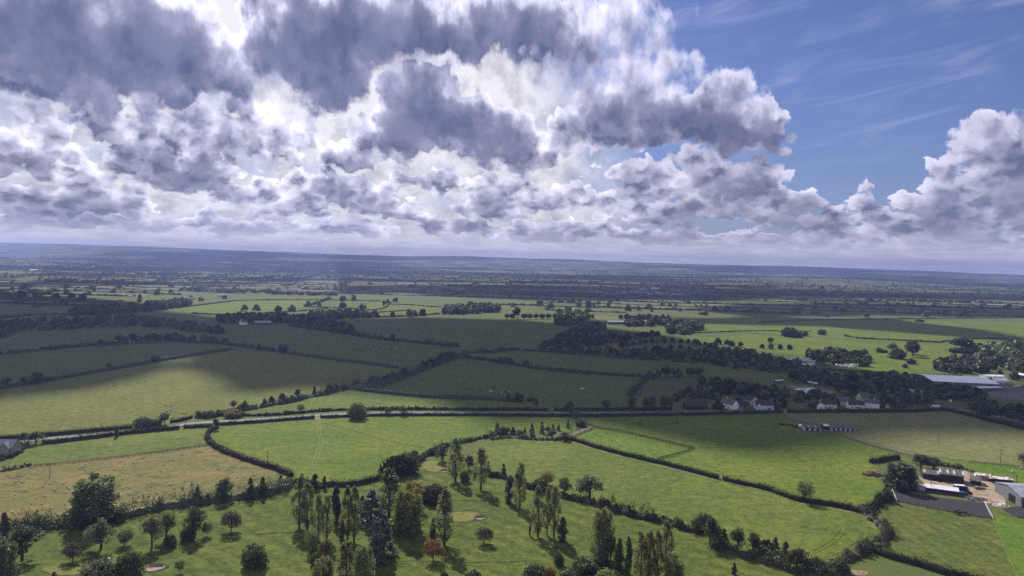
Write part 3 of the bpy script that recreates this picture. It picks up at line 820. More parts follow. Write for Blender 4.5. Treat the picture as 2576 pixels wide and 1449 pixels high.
def set_leaf(o, mat):
    o.material_slots[0].link = 'OBJECT'; o.material_slots[0].material = MATS[mat]
VARN = {}
NAMES = {'poplar': 'poplar_tree', 'slim': 'poplar_tree', 'round': 'round_tree', 'broad': 'broadleaf_tree', 'tall': 'poplar_tree', 'conifer': 'conifer_tree', 'bush': 'bush'}
N_TREES = [0]
def put_tree(kind, p, h, w, mat, label, cat=None, group=None, mid=False, name=None):
    v = VARN.get(kind, 0); VARN[kind] = v + 1; v %= NVAR[kind]
    h0, w0 = DIM[kind]; rz = random.random() * 6.28
    sc = (w / w0, w / w0, h / h0)
    cat = cat or ('bush' if kind == 'bush' else 'tree')
    N_TREES[0] += cat == 'tree'
    nm = name or NAMES[kind]
    if kind == 'bush' or mid:
        o = link(nm, (MID if mid else CROWN)[kind, v], None, p, rz); o.scale = sc
        set_leaf(o, mat); return tag(o, label, cat, group)
    r = thing(nm, label, cat, p, rz, group); r.scale = sc
    c = link('crown', CROWN[kind, v], r); set_leaf(c, mat)
    link('trunk', TRUNK[kind, v], r)
    return r
def tree(kind, U, V, hpx, wpx, mat, label, group=None, **k):
    p = at(U, V); s = px_m(p)
    kw = {'tall': 1.22, 'poplar': 1.18, 'broad': 1.12, 'bush': 1.08, 'conifer': 1.12}.get(kind, 1.05)
    return put_tree(kind, p, hpx * s * 1.06, wpx * s * kw, mat, label, group=group, mid=p.y > 640, **k)

def hedge(pts, h, w, label, mat='leaf_hedge', wild=.25, name='hedge', cat='hedge', dens=1.0, group=None):
    g0 = [at(U, V) for U, V in pts]
    D = min(p.y for p in g0)
    step = 1.0 if D < 700 else 1.6
    g = spline(g0, step); n = len(g)
    t = np.gradient(g, axis=0); t /= np.maximum(np.linalg.norm(t, axis=1)[:, None], 1e-6)
    nn = np.stack([-t[:, 1], t[:, 0]], -1)
    s = np.arange(n) * step
    hh = h * (1 - wild * .5 + wild * vnoise(s / 5, s * 0 + h, 9) + wild * .7 * vnoise(s / 23, s * 0 + w, 19) + wild * .7 * vnoise(s / 1.9, s * 0 + 3, 4))
    ww = w * (.62 + .42 * vnoise(s / 4, s * 0, 2))
    wob = (vnoise(s / 6, s * 0, 8) - .5) * w * .5
    if wild >= .4: return wild_hedge(g, t, nn, h, w, D, wild, name, mat, label, cat, group)
    # core: rounded tube standing on the ground
    prof = [(-.46, 0), (-.5, .45), (-.36, .82), (0, .95), (.36, .82), (.5, .45), (.46, 0)]
    m = len(prof); co = np.zeros((n, m, 3))
    for j, (a, b) in enumerate(prof):
        k = ww * .70 * a * (1 + .35 * (rng.random(n) - .5)) + wob
        co[:, j, :2] = g + nn * k[:, None]; co[:, j, 2] = hh * b * (.78 + .16 * rng.random(n)) if b else -.1
    i = np.arange(n - 1)[:, None] * m + np.arange(m - 1)[None, :]
    q = np.stack([i, i + 1, i + m + 1, i + m], -1).reshape(-1, 4)
    size = .42 if D < 420 else (.55 if D < 700 else .85)
    per = max(2, int(dens * (16 if D < 420 else (11 if D < 700 else 6)) * (1 + h / 2.2)))
    idx = np.repeat(np.arange(n), per)
    th = rng.random(len(idx)) * math.pi
    ex = .42 + .17 * rng.normal(size=len(idx))
    off = ww[idx] * ex * np.cos(th) + wob[idx]
    z = np.maximum(hh[idx] * (.08 + .92 * np.sin(th) ** .7 * (.95 + .20 * rng.normal(size=len(idx)))), .1)
    C = np.c_[g[idx] + nn[idx] * off[:, None] + t[idx] * (rng.random((len(idx), 1)) - .5) * step, z]
    N = .6 * np.c_[nn[idx] * np.cos(th)[:, None], np.sin(th)] + rand_dirs(len(idx))
    lv = leaf_quads(C, N, size)
    allco = np.r_[co.reshape(-1, 3), lv]
    allq = np.r_[q, np.arange(len(lv)).reshape(-1, 4) + n * m]
    o = link(name, mesh_np(name, allco, quads=allq, mats=[mat]))
    return tag(o, label, cat, group)

def wild_hedge(g, t, nn, h, w, D, wild, name, mat, label, cat, group):
    """an untrimmed hedge: shrub after shrub of unequal height, some pointed, with dips between"""
    L = len(g); step = 1.0 if D < 700 else 1.6
    k = max(6, int(L * step / (w * .14)))
    pos_ = rng.random(k) * (L - 1); i0 = np.minimum(pos_.astype(int), L - 2); fr = (pos_ - i0)[:, None]
    base = g[i0] * (1 - fr) + g[i0 + 1] * fr + nn[i0] * (rng.normal(size=(k, 1)) * w * .22)
    env = .55 + .65 * vnoise(pos_ * step / 9.0, pos_ * 0 + w, 31)
    H = h * env * (.62 + .60 * rng.random(k)) * np.where(rng.random(k) < .16 * (1 + wild), 1.32, 1.0)
    rr = np.minimum(w * (.26 + .20 * rng.random(k)), H * .62)
    size = .40 if D < 420 else (.55 if D < 700 else .85)
    per = int(np.clip(6 * np.mean(H) * np.mean(rr) * 3.2 / size ** 2 * .42, 22, 150))
    idx = np.repeat(np.arange(k), per); d = rand_dirs(len(idx))
    zt = rng.random(len(idx)) ** .8                                   # height inside the shrub
    pt = (rng.random(k) < .4)[idx]                                    # pointed shrubs taper, others round off
    prof = np.where(pt, (1 - zt) ** .75 * .95 + .06, np.sqrt(np.maximum(0, 1 - (zt * 1.02 - .12) ** 4)) * .95)
    a = rng.random(len(idx)) * 6.283; q = rr[idx] * prof * (.55 + .55 * rng.random(len(idx)))
    C = np.stack([base[idx, 0] + q * np.cos(a), base[idx, 1] + q * np.sin(a), .05 + zt * H[idx]], -1)
    N = np.stack([np.cos(a), np.sin(a), .35 + zt], -1) + 1.1 * rand_dirs(len(idx))
    lv = leaf_quads(C, N, size)
    # the dense inner growth the shrubs stand in
    s = np.arange(L) * step; m = 5; co = np.zeros((L, m, 3))
    hh = h * (.38 + .46 * vnoise(s / 4, s * 0 + h, 3)) * (.55 + .45 * vnoise(s / 9.0, s * 0 + w, 31)); ww = w * (.45 + .35 * vnoise(s / 3, s * 0, 6))
    for j, (a_, b_) in enumerate([(-.5, -.05), (-.38, .7), (0, 1), (.38, .7), (.5, -.05)]):
        co[:, j, :2] = g + nn * (ww * a_ * (1 + .5 * (rng.random(L) - .5)))[:, None]; co[:, j, 2] = hh * b_ * (.8 + .4 * rng.random(L))
    i = np.arange(L - 1)[:, None] * m + np.arange(m - 1)[None, :]
    q_ = np.stack([i, i + 1, i + m + 1, i + m], -1).reshape(-1, 4)
    o = link(name, mesh_np(name, np.r_[co.reshape(-1, 3), lv], quads=np.r_[q_, np.arange(len(lv)).reshape(-1, 4) + L * m], mats=[mat]))
    return tag(o, label, cat, group)
# ------------------------------------------------------------------ hedges
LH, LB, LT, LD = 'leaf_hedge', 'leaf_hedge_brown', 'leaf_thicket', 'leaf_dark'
hedge([(-200,1120),(0,1106),(107,1098),(233,1086.5),(333,1077)], 2.3, 2.2, 'clipped hedge on the far side of the road beside the stone house', LH)
hedge([(430,1064),(460,1058),(483,1052)], 2.0, 2.2, 'short hedge piece on the far road verge left of the field gateway', LH)
hedge([(500,1049),(560,1047),(671,1046),(801,1036),(877,1032.5),(1010,1031),(1144,1031.5),(1315,1032),(1381,1033)], 2.2, 2.4, 'long dark hedge along the far side of the road, with lone trees in it', LH, .4)
hedge([(1395,1033),(1475,1033),(1608,1032),(1690,1031)], 2.0, 2.4, 'shaded hedge on the far side of the road below the ploughed plot', LH, .35)
hedge([(107,1118),(233,1103),(333,1091),(450,1079.5)], 2.4, 3.0, 'thick hedge on the near side of the road left of the gateway gap', LB)
hedge([(463,1078),(500,1075),(533,1074)], 2.1, 2.2, 'short hedge piece on the near road verge right of the gateway gap', LH)
hedge([(545,1070),(600,1066.5),(671,1062),(740,1056.5),(791,1053)], 2.0, 2.2, 'near roadside hedge between the lane junction tree and the rutted gateway', LH)
hedge([(806,1051.5),(877,1049),(977,1046.5),(1144,1046),(1315,1047),(1440,1048)], 2.0, 2.2, 'low hedge on the near side of the road right of the rutted gateway', LB)
hedge([(1455,1048),(1560,1048),(1674,1046),(1808,1043),(1945,1039),(1970,1038)], 2.3, 2.4, 'dark hedge between the shaded horse field and the road', LH)
hedge([(1982,1038),(2138,1038),(2305,1036.5),(2360,1033),(2400,1038),(2472,1056),(2576,1081),(2700,1112)], 2.6, 2.6, 'long dark hedge curving along the far edge of the straw coloured field', LH)
hedge([(543,1077),(530,1088),(523,1100),(530,1120),(583,1145),(644,1166),(694,1182),(735,1198)], 2.3, 4.2, 'double hedge winding between the brown sheep pasture and the bright meadow', LB, .3)
hedge([(66,1121),(50,1136),(20,1150),(-20,1166)], 2.6, 5.0, 'grey green bank of shrubs beside the stone house garden', LT, .5)
hedge([(0,1186),(40,1180),(75,1171)], 1.6, 5.0, 'low bramble patch at the left end of the post and rail fence', LT, .6)
hedge([(-60,1345),(77,1320),(140,1327),(200,1318),(300,1304),(327,1300)], 5.4, 6.5, 'overgrown dark hedge below the tall dense tree at the golf course edge', LD, .6)
hedge([(327,1300),(400,1281),(500,1267),(600,1254),(671,1245),(727,1228)], 8.2, 7.0, 'tall dark tree hedge between the sheep pasture and the golf course', LD, .55)
hedge([(727,1221),(780,1226),(831,1224)], 3.0, 4.0, 'ragged hedge where three field boundaries meet behind the birches', LH, .7)
hedge([(831,1223),(894,1220),(954,1206),(985,1192)], 2.6, 3.2, 'neat dark hedge at the foot of the bright rutted meadow', LH)
hedge([(1040,1168),(1054,1160),(1094,1134),(1144,1119),(1200,1106),(1244,1095),(1275,1090)], 2.6, 4.5, 'double hedge running up from the golf course to the conifer row', LT, .4)
hedge([(1235,1106),(1290,1101),(1350,1106),(1410,1107)], 1.8, 6.0, 'low bramble bank in front of the small conifers', LT, .8)
hedge([(1410,1105),(1435,1106),(1508,1129),(1574,1147),(1651,1164),(1741,1187),(1806,1205)], 2.2, 3.0, 'trimmed brown hedge along the lower side of the fenced paddock', LB, .2)
hedge([(1818,1208),(1870,1219),(1938,1235),(1972,1250),(2015,1262),(2072,1270),(2138,1282),(2172,1292)], 2.2, 3.2, 'trimmed hedge with one round tree leading to the lane bend', LB, .25)
hedge([(2172,1292),(2192,1304),(2210,1318),(2230,1337),(2226,1356),(2205,1374),(2182,1381),(2158,1398),(2128,1416)], 3.8, 6.5, 'wide bushy hedge curling round the bend above the grazed field', LT, .45)
hedge([(2182,1382),(2238,1401),(2338,1431),(2440,1462),(2560,1500)], 2.6, 4.0, 'hedge running to the lower right corner under the grazed field', LH, .3)
hedge([(2185,1290),(2205,1272),(2220,1262),(2240,1254)], 4.2, 5.5, 'overgrown hedge climbing from the lane bend to the riding arena', LH, .6)
hedge([(1215,1190),(1240,1199),(1261,1202),(1297,1216),(1325,1226),(1391,1247)], 3.2, 3.5, 'hedge behind the striped fairway left of the pale ash tree', LH, .5)
hedge([(1391,1247),(1441,1256),(1525,1274)], 3.0, 5.0, 'shaded hedge under the pale ash tree', LD, .4)
hedge([(1515,1270),(1575,1294),(1675,1317),(1751,1338),(1765,1345)], 5.0, 6.5, 'broad brown thicket hedge bordering the mown fairway', LB, .45)
hedge([(1791,1376),(1841,1391),(1900,1405),(1945,1417),(2000,1436),(2060,1452),(2130,1440)], 5.4, 6.5, 'dark overgrown hedge along the fairway at the lower right', LD, .6)
hedge([(1960,1068),(1990,1072),(2016,1078)], 1.2, 2.0, 'weedy bank left of the small stable block', LT, .8)
hedge([(2192,1166),(2215,1161),(2240,1157),(2262,1156)], 2.6, 3.0, 'short dark hedge stub above the rubble heap', LB, .3)
hedge([(2300,1158),(2340,1166),(2400,1176),(2450,1186)], 1.8, 6.0, 'rough scrub bank behind the farm sheds', LT, .8)
# mid distance
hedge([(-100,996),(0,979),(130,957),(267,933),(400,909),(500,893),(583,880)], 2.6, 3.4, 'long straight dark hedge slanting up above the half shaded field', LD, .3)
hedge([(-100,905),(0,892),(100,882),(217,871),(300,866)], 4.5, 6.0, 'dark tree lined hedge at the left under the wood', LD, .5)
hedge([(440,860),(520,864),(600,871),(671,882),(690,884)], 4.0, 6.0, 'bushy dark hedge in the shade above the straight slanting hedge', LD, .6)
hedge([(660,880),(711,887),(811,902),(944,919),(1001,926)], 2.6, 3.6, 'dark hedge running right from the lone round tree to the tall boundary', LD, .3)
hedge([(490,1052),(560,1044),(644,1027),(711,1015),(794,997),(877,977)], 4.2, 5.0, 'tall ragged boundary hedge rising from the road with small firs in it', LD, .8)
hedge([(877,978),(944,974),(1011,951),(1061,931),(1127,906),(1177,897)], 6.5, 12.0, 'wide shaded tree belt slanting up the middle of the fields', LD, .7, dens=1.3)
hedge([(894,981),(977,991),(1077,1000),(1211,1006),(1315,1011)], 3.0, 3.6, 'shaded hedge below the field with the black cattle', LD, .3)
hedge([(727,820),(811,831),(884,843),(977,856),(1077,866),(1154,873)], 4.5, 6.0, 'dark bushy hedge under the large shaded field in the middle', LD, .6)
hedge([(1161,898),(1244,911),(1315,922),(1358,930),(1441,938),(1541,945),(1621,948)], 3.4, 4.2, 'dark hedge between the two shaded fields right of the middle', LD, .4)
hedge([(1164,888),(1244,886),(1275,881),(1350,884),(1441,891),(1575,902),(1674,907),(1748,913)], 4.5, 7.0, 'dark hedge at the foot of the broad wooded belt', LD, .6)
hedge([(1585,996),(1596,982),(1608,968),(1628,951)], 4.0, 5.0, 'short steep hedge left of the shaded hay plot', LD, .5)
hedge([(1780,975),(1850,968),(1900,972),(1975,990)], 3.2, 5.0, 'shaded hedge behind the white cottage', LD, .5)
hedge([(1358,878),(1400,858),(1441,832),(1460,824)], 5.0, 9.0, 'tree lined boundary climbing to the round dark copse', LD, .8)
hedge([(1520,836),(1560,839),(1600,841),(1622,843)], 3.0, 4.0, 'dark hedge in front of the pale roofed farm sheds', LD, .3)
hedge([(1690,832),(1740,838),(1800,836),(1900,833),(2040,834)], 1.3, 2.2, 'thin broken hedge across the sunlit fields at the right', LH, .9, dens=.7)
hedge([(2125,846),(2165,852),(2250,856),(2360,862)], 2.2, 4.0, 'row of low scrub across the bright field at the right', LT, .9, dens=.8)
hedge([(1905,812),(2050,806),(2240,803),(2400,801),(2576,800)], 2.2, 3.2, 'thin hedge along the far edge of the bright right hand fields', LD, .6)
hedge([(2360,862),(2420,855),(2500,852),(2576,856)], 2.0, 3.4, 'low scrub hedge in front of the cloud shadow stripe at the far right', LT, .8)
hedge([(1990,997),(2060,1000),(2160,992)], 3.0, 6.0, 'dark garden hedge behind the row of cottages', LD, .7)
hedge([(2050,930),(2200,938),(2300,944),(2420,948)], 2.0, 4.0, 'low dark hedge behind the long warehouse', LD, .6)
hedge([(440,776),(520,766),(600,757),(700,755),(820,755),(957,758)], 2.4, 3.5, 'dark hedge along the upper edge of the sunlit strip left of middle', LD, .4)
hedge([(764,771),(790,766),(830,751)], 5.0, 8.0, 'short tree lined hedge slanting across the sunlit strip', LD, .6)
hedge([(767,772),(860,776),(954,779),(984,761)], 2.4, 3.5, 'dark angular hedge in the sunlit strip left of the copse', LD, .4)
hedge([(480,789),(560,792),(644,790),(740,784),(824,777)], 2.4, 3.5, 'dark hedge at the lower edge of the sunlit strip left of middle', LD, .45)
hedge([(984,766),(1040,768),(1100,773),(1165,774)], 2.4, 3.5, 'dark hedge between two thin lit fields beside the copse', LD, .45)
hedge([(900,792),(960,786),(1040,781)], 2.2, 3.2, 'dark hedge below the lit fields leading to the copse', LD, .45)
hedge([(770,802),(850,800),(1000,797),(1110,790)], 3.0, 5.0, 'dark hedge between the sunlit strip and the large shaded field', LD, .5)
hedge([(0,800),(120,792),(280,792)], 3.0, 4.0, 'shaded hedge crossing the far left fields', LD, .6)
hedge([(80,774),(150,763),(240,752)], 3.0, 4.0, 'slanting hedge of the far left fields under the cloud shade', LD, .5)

# ------------------------------------------------------------------ single trees and bushes that can be told apart
G, D_, GR, PO, YE, RU, MA, BZ, TU, CO, SP, WI, TH = 'leaf_green','leaf_dark','leaf_grey','leaf_poplar','leaf_yellow','leaf_rust','leaf_maroon','leaf_bronze','leaf_turning','leaf_conifer','leaf_spruce','leaf_willow','leaf_thicket'
def z1(x, y): return x * .33325, 966 + y * .33325
def z2(x, y): return 644 + x * .33325, 966 + y * .33325
def z3(x, y): return 1274.6 + x * .33325, 966 + y * .33325
def z4(x, y): return 1905.2 + x * .33325, 966 + y * .33325
def T(zf, kind, x, y, top, w, mat, label, **k):
    U, V = zf(x, y)
    tree(kind, U, V, (y - top) * .33325, w * .33325, mat, label, **k)
# lower left of the golf course
T(z1,'tall',715,1050,690,340,G,'very large dense dark tree standing in the hedge of the sheep pasture')
T(z1,'bush',560,1050,940,170,D_,'dark shrub at the left foot of the very large dense tree')
T(z1,'bush',880,1035,930,130,D_,'dark shrub at the right foot of the very large dense tree')
T(z1,'broad',165,1335,1065,270,D_,'large dense dark tree at the left edge of the golf course')
T(z1,'tall',20,1560,1170,230,GR,'grey green tree cut off by the lower left corner')
T(z1,'slim',35,1170,985,85,GR,'thin grey tree behind the large dark tree at the left edge')
T(z1,'broad',762,1247,1015,215,GR,'grey green open crowned tree with a thin trunk left of the small dark ball tree')
T(z1,'round',940,1222,1105,112,D_,'small dark ball shaped tree right of the grey green open tree')
T(z1,'broad',1145,1245,990,180,WI,'loose silvery grey tree touching the yellow green tree')
T(z1,'broad',1255,1185,945,165,YE,'yellow green tree rising behind the silvery grey tree')
T(z1,'bush',1285,1232,1140,85,D_,'dark bush at the foot of the yellow green tree')
T(z1,'broad',1465,1165,925,185,D_,'tall dark broad tree with a small dark tree at its right foot')
T(z1,'round',1563,1148,1045,80,D_,'small dark tree leaning against the tall dark broad tree')
T(z1,'bush',1415,1180,1085,100,D_,'dark shrub at the left foot of the tall dark broad tree')
T(z1,'round',1743,1117,965,150,MA,'lone round reddish brown tree on open mown grass')
T(z1,'round',550,1337,1200,135,MA,'small round purplish tree with a bare trunk near the lower left')
T(z1,'bush',972,1445,1255,190,D_,'large dark dome shaped tree left of the near sand bunker', name='dome_tree', cat='tree')
T(z1,'bush',740,1490,1310,220,GR,'large grey green dome tree cut by the bottom edge', name='dome_tree', cat='tree')
T(z1,'round',1360,1427,1330,70,G,'thin sapling right of the near sand bunker')
T(z1,'bush',1925,1375,1210,190,D_,'big dark ball shaped bush alone on the mown grass')
T(z1,'conifer',412,1490,1415,70,D_,'tip of a small dark tree at the bottom edge')
T(z1,'conifer',1490,905,775,60,D_,'small dark fir poking out of the tall pasture hedge, nearest the bushy crown')
T(z1,'broad',1700,880,705,160,D_,'rounded dark tree crown in the tall pasture hedge')
T(z1,'conifer',1890,870,712,70,D_,'pointed dark fir in the tall pasture hedge')
T(z1,'conifer',1985,850,700,70,D_,'pointed dark fir at the right end of the tall pasture hedge')
# middle of the golf course
T(z2,'poplar',325,1087,720,105,PO,'tall loose poplar at the left of the poplar pairs')
T(z2,'poplar',388,1112,762,105,PO,'tall poplar close beside the leftmost poplar')
T(z2,'poplar',470,1182,850,75,PO,'narrow pale poplar left of the dark yew')
T(z2,'poplar',535,1184,860,85,PO,'narrow poplar just in front of the dark yew')
T(z2,'slim',605,1045,785,90,CO,'very dark upright yew among the poplars', name='yew_tree')
T(z2,'poplar',692,1177,790,90,PO,'left of two slender poplars right of the dark yew')
T(z2,'poplar',740,1192,792,90,PO,'right of two slender poplars right of the dark yew')
T(z2,'slim',648,1172,1040,60,GR,'short grey young tree at the foot of the two slender poplars')
T(z2,'round',425,1268,1090,112,GR,'small grey green tree in front of the leftmost poplars')
T(z2,'broad',525,1340,1175,120,BZ,'bronze tinted small tree near the bottom poplars')
T(z2,'bush',448,1370,1280,80,D_,'dark bush left of the bronze tinted tree')
T(z2,'tall',500,1560,1315,175,PO,'bushy pale poplar clump cut by the bottom edge, left one')
T(z2,'poplar',680,1540,1200,125,TU,'yellowing poplar cut by the bottom edge beside the blue spruce')
T(z2,'tall',812,1560,1212,165,PO,'bushy pale poplar clump cut by the bottom edge, right one')
T(z2,'conifer',870,1065,810,210,SP,'dark blue spruce behind the rutted mown strip')
T(z2,'conifer',805,1005,850,95,SP,'smaller dark spruce at the left of the blue spruce')
T(z2,'conifer',905,1355,1030,165,SP,'large dark blue spruce in front of the others, left half')
T(z2,'conifer',965,1300,1000,180,SP,'large grey blue spruce in front of the others, right half')
T(z2,'poplar',1003,1005,655,155,G,'tall green poplar behind the big yellow green tree')
T(z2,'tall',1145,1125,762,245,YE,'big broad tree with yellowing green crown in the middle of the golf course')
T(z2,'broad',1200,950,728,165,RU,'orange crowned tree behind the big yellowing tree')
T(z2,'bush',1345,892,750,205,TH,'large grey mound shaped shrub beside the upper golf green')
T(z2,'poplar',1420,1218,815,140,PO,'tall full poplar in front of the middle golf green')
T(z2,'slim',1338,1195,1020,68,G,'short narrow poplar at the left of the tall full poplar')
T(z2,'round',1337,1337,1180,150,RU,'round rust orange tree by the tall full poplar')
T(z2,'round',1720,1207,1085,130,MA,'round reddish maple right of the middle golf green')
T(z2,'poplar',1505,735,430,110,PO,'tall poplar beside the highest golf bunker')
T(z2,'bush',1575,738,640,75,G,'green shrub at the foot of the poplar by the highest bunker')
T(z2,'poplar',1697,802,497,108,PO,'lone tall poplar with a long shadow right of the highest green')
T(z2,'broad',1605,645,538,105,MA,'dark reddish tree between the two upper poplars')
T(z2,'slim',1907,897,722,78,D_,'short dark upright tree left of the fairway poplar')
T(z2,'poplar',1990,938,617,100,PO,'tall poplar at the top of the striped fairway')
T(z2,'bush',1045,690,540,210,LB,'large dark brown shrub mass above the upper golf hedge')
T(z2,'bush',1140,672,525,170,TH,'greyish shrub mass adjoining the dark brown shrubs')
T(z2,'round',1195,580,500,60,MA,'small dark tree on top of the shrub mass')
T(z2,'broad',1408,588,465,125,D_,'dark rounded tree where the double hedge meets the golf course')
T(z2,'bush',1330,530,478,70,TH,'small shrub in the double hedge left of the dark rounded tree')
T(z2,'conifer',445,790,682,100,D_,'dark ragged fir right of the leftmost poplars by the hedge')
T(z2,'slim',517,790,700,40,D_,'thin dark sapling by the neat hedge')
T(z2,'conifer',345,745,675,50,D_,'small fir showing above the leftmost poplar')
T(z2,'conifer',185,760,690,60,D_,'small dark fir in the hedge behind the ball shaped bush')
T(z2,'conifer',50,790,705,60,D_,'small ragged fir left in the hedge behind the ball shaped bush')
T(z2,'bush',1640,1470,1405,110,D_,'dark shrub tips at the bottom edge under the round maple')
T(z2,'bush',1420,1480,1415,60,TH,'small grey shrub at the bottom edge below the rust tree')
# right of the golf course
T(z3,'poplar',235,1153,790,95,PO,'left of three tall poplars on the slope')
T(z3,'poplar',305,1142,797,62,PO,'thin middle one of three tall poplars on the slope')
T(z3,'poplar',357,1168,790,85,PO,'right of three tall poplars on the slope')
T(z3,'slim',420,1187,1020,88,G,'short bushy poplar beside the three tall poplars')
T(z3,'slim',175,1145,1045,22,TU,'thin leaning sapling with orange tip left of the three poplars')
T(z3,'bush',392,1368,1272,72,D_,'dark shrub alone in the shadow of the three poplars')
T(z3,'tall',725,1335,930,185,PO,'very large dense poplar pair right of the three poplars')
T(z3,'broad',785,1345,1130,110,D_,'dark tree merged into the right side of the dense poplar pair')
T(z3,'slim',848,1425,1185,78,G,'left of two narrow cypress like poplars')
T(z3,'slim',915,1475,1175,72,G,'right of two narrow cypress like poplars')
T(z3,'poplar',1010,1500,1135,100,TU,'brown tinted poplar in the clump at the bottom, leftmost')
T(z3,'poplar',1072,1500,1130,90,TU,'brown tinted poplar in the clump at the bottom, second from left')
T(z3,'poplar',1135,1500,1128,85,TU,'brown tinted poplar in the clump at the bottom, third from left')
T(z3,'poplar',1200,1400,1045,102,PO,'tallest green poplar of the clump at the bottom')
T(z3,'tall',1250,1540,1285,185,PO,'bushy pale poplar at the right of the clump at the bottom edge')
T(z3,'bush',215,1480,1358,190,D_,'broad dark green bush at the bottom edge left of the orange one')
T(z3,'bush',330,1490,1370,80,RU,'small orange tinted bush at the bottom edge')
T(z3,'bush',595,1420,1310,190,D_,'dark shrub mass below the dense poplar pair, left part')
T(z3,'bush',720,1400,1278,120,TH,'grey shrub mass below the dense poplar pair, right part')
T(z3,'bush',770,1500,1400,200,YE,'olive yellow bush at the bottom edge below the narrow poplars')
T(z3,'bush',470,1470,1390,140,D_,'low dark shrubs at the bottom edge between orange bush and poplars')
T(z3,'round',303,765,665,110,BZ,'olive tree with a rounded top in the fairway hedge')
T(z3,'broad',440,835,697,122,G,'dark green tree in the hedge left of the pale ash tree')
T(z3,'broad',625,862,690,225,GR,'large pale grey green ash tree in the fairway hedge')
T(z3,'bush',255,790,715,110,D_,'dark shrub in the hedge below the olive tree')
T(z3,'conifer',-25,700,600,50,D_,'small pointed fir in the hedge by the highest poplars')
T(z3,'bush',1490,1100,985,165,TH,'grey leafless looking bush at the end of the thicket hedge')
T(z3,'broad',1535,1222,1000,185,D_,'large dark rounded tree clump at the fairway corner')
T(z3,'conifer',1640,1245,1100,85,D_,'dark tree right behind the large rounded clump in the fairway hedge')
T(z3,'broad',1740,1275,1085,130,D_,'bushy dark tree in the fairway hedge, second right of the rounded clump')
T(z3,'broad',1855,1295,1110,115,D_,'bushy dark tree in the fairway hedge, third right of the rounded clump')
T(z3,'conifer',1940,1315,1178,100,D_,'pointed dark tree in the fairway hedge near the stony patch')
T(z3,'slim',1715,1437,1355,45,D_,'young sapling alone on the fairway at the bottom')
T(z4,'conifer',75,1315,1170,95,D_,'pointed dark fir in the lower right hedge, left of the twin firs')
T(z4,'conifer',130,1325,1165,100,D_,'twin dark fir in the lower right hedge')
T(z4,'conifer',212,1330,1195,90,D_,'shorter dark fir in the lower right hedge')
T(z4,'broad',300,1430,1240,180,TH,'grey green willow like tree in front of the lower right hedge')
T(z4,'bush',450,1425,1305,140,D_,'dark bush in the lower right hedge near the lane junction, left one')
T(z4,'bush',610,1420,1310,150,D_,'dark bush in the lower right hedge near the lane junction, right one')
T(z4,'round',365,890,735,118,G,'single round green tree standing in the trimmed hedge')
T(z4,'tall',1075,790,595,215,CO,'massive dark evergreen clump beside the farmyard')
T(z4,'broad',1150,775,640,120,CO,'dark evergreen at the right side of the massive clump')
T(z4,'conifer',972,880,750,80,D_,'dark pointed tree at the corner of the riding arena')
T(z4,'bush',815,960,905,110,D_,'dark shrub where the hedges meet above the lane bend')
T(z4,'broad',1235,640,530,185,TH,'grey willow behind the farm sheds, left half')
T(z4,'broad',1330,640,552,165,TH,'dull grey willow behind the farm sheds, right half')
T(z4,'round',2005,605,525,70,D_,'dark tree at the right edge beside the straw coloured field')
# around the road
T(z1,'broad',185,450,365,80,D_,'dark tree by the road left of its bigger neighbour near the stone house')
T(z1,'broad',270,455,357,125,D_,'bigger dark tree by the road near the stone house')
T(z1,'slim',883,400,320,36,D_,'slim dark tree in the near roadside hedge')
T(z1,'bush',1080,325,250,130,D_,'large dark bush beside the road, left one')
T(z1,'broad',1245,308,217,105,D_,'tall dark bush tree beside the road at the end of the bush row')
T(z1,'bush',1170,318,262,100,D_,'dark bush beside the road in the middle of the bush row')
T(z1,'broad',1628,345,255,55,D_,'dark tree where the winding hedge reaches the road')
T(z1,'broad',1765,185,125,75,D_,'dark round tree at the foot of the ragged boundary hedge, left one')
T(z1,'broad',1845,212,125,80,D_,'dark round tree at the foot of the ragged boundary hedge, right one')
T(z1,'bush',1765,250,190,130,BZ,'olive brown bush by the far road hedge')
T(z1,'bush',1580,250,203,110,TH,'scrubby bush by the far road hedge near the field gateway')
T(z2,'bush',762,262,145,132,G,'big round bush at the middle of the sunlit road', name='round_tree', cat='tree')
T(z2,'round',338,212,152,58,G,'small tree in the far road hedge left of the big round bush')
T(z2,'round',995,238,180,56,D_,'small dark tree by the road, first right of the big round bush')
T(z2,'round',1108,238,165,56,D_,'small dark tree by the road, second right of the big round bush')
for i, (x, y, t, w, s) in enumerate([(1820,372,290,45,'left end'),(1860,380,320,70,'left part, bushy'),(1895,380,325,60,'left part, rounder'),(1940,378,325,40,'centre left'),(1980,378,345,60,'centre')]):
    T(z2,'conifer' if i in (0,3) else 'broad',x,y,t,w,D_,'small dark conifer row tree above the bramble bank, '+s)
for i, (x, y, t, w, s) in enumerate([(45,380,325,45,'short'),(95,395,345,60,'low and wide'),(135,395,335,40,'narrow'),(190,402,300,52,'tall, light tipped'),(265,372,282,38,'tall spire'),(310,380,318,60,'low'),(350,350,300,32,'thin spire'),(391,352,306,34,'second thin spire'),(461,332,264,30,'thin spire nearest the track'),(345,412,345,85,'broad and dark'),(432,424,360,110,'broadest, at the right end')]):
    T(z3,'conifer' if w < 56 else 'broad',x,y,t,w,D_,'small row tree above the right half of the bramble bank, '+s)
T(z3,'broad',472,205,125,68,D_,'dark tree above the farm track at the far road hedge')
T(z3,'broad',492,245,165,60,D_,'dark tree between road hedges above the farm track')
T(z3,'round',525,272,195,62,D_,'round dark tree at the top of the farm track')
T(z3,'bush',560,318,262,85,D_,'dark bush pair beside the farm track gate')
T(z3,'broad',740,200,115,80,D_,'lone round dark tree in the far road hedge right of the farm track')
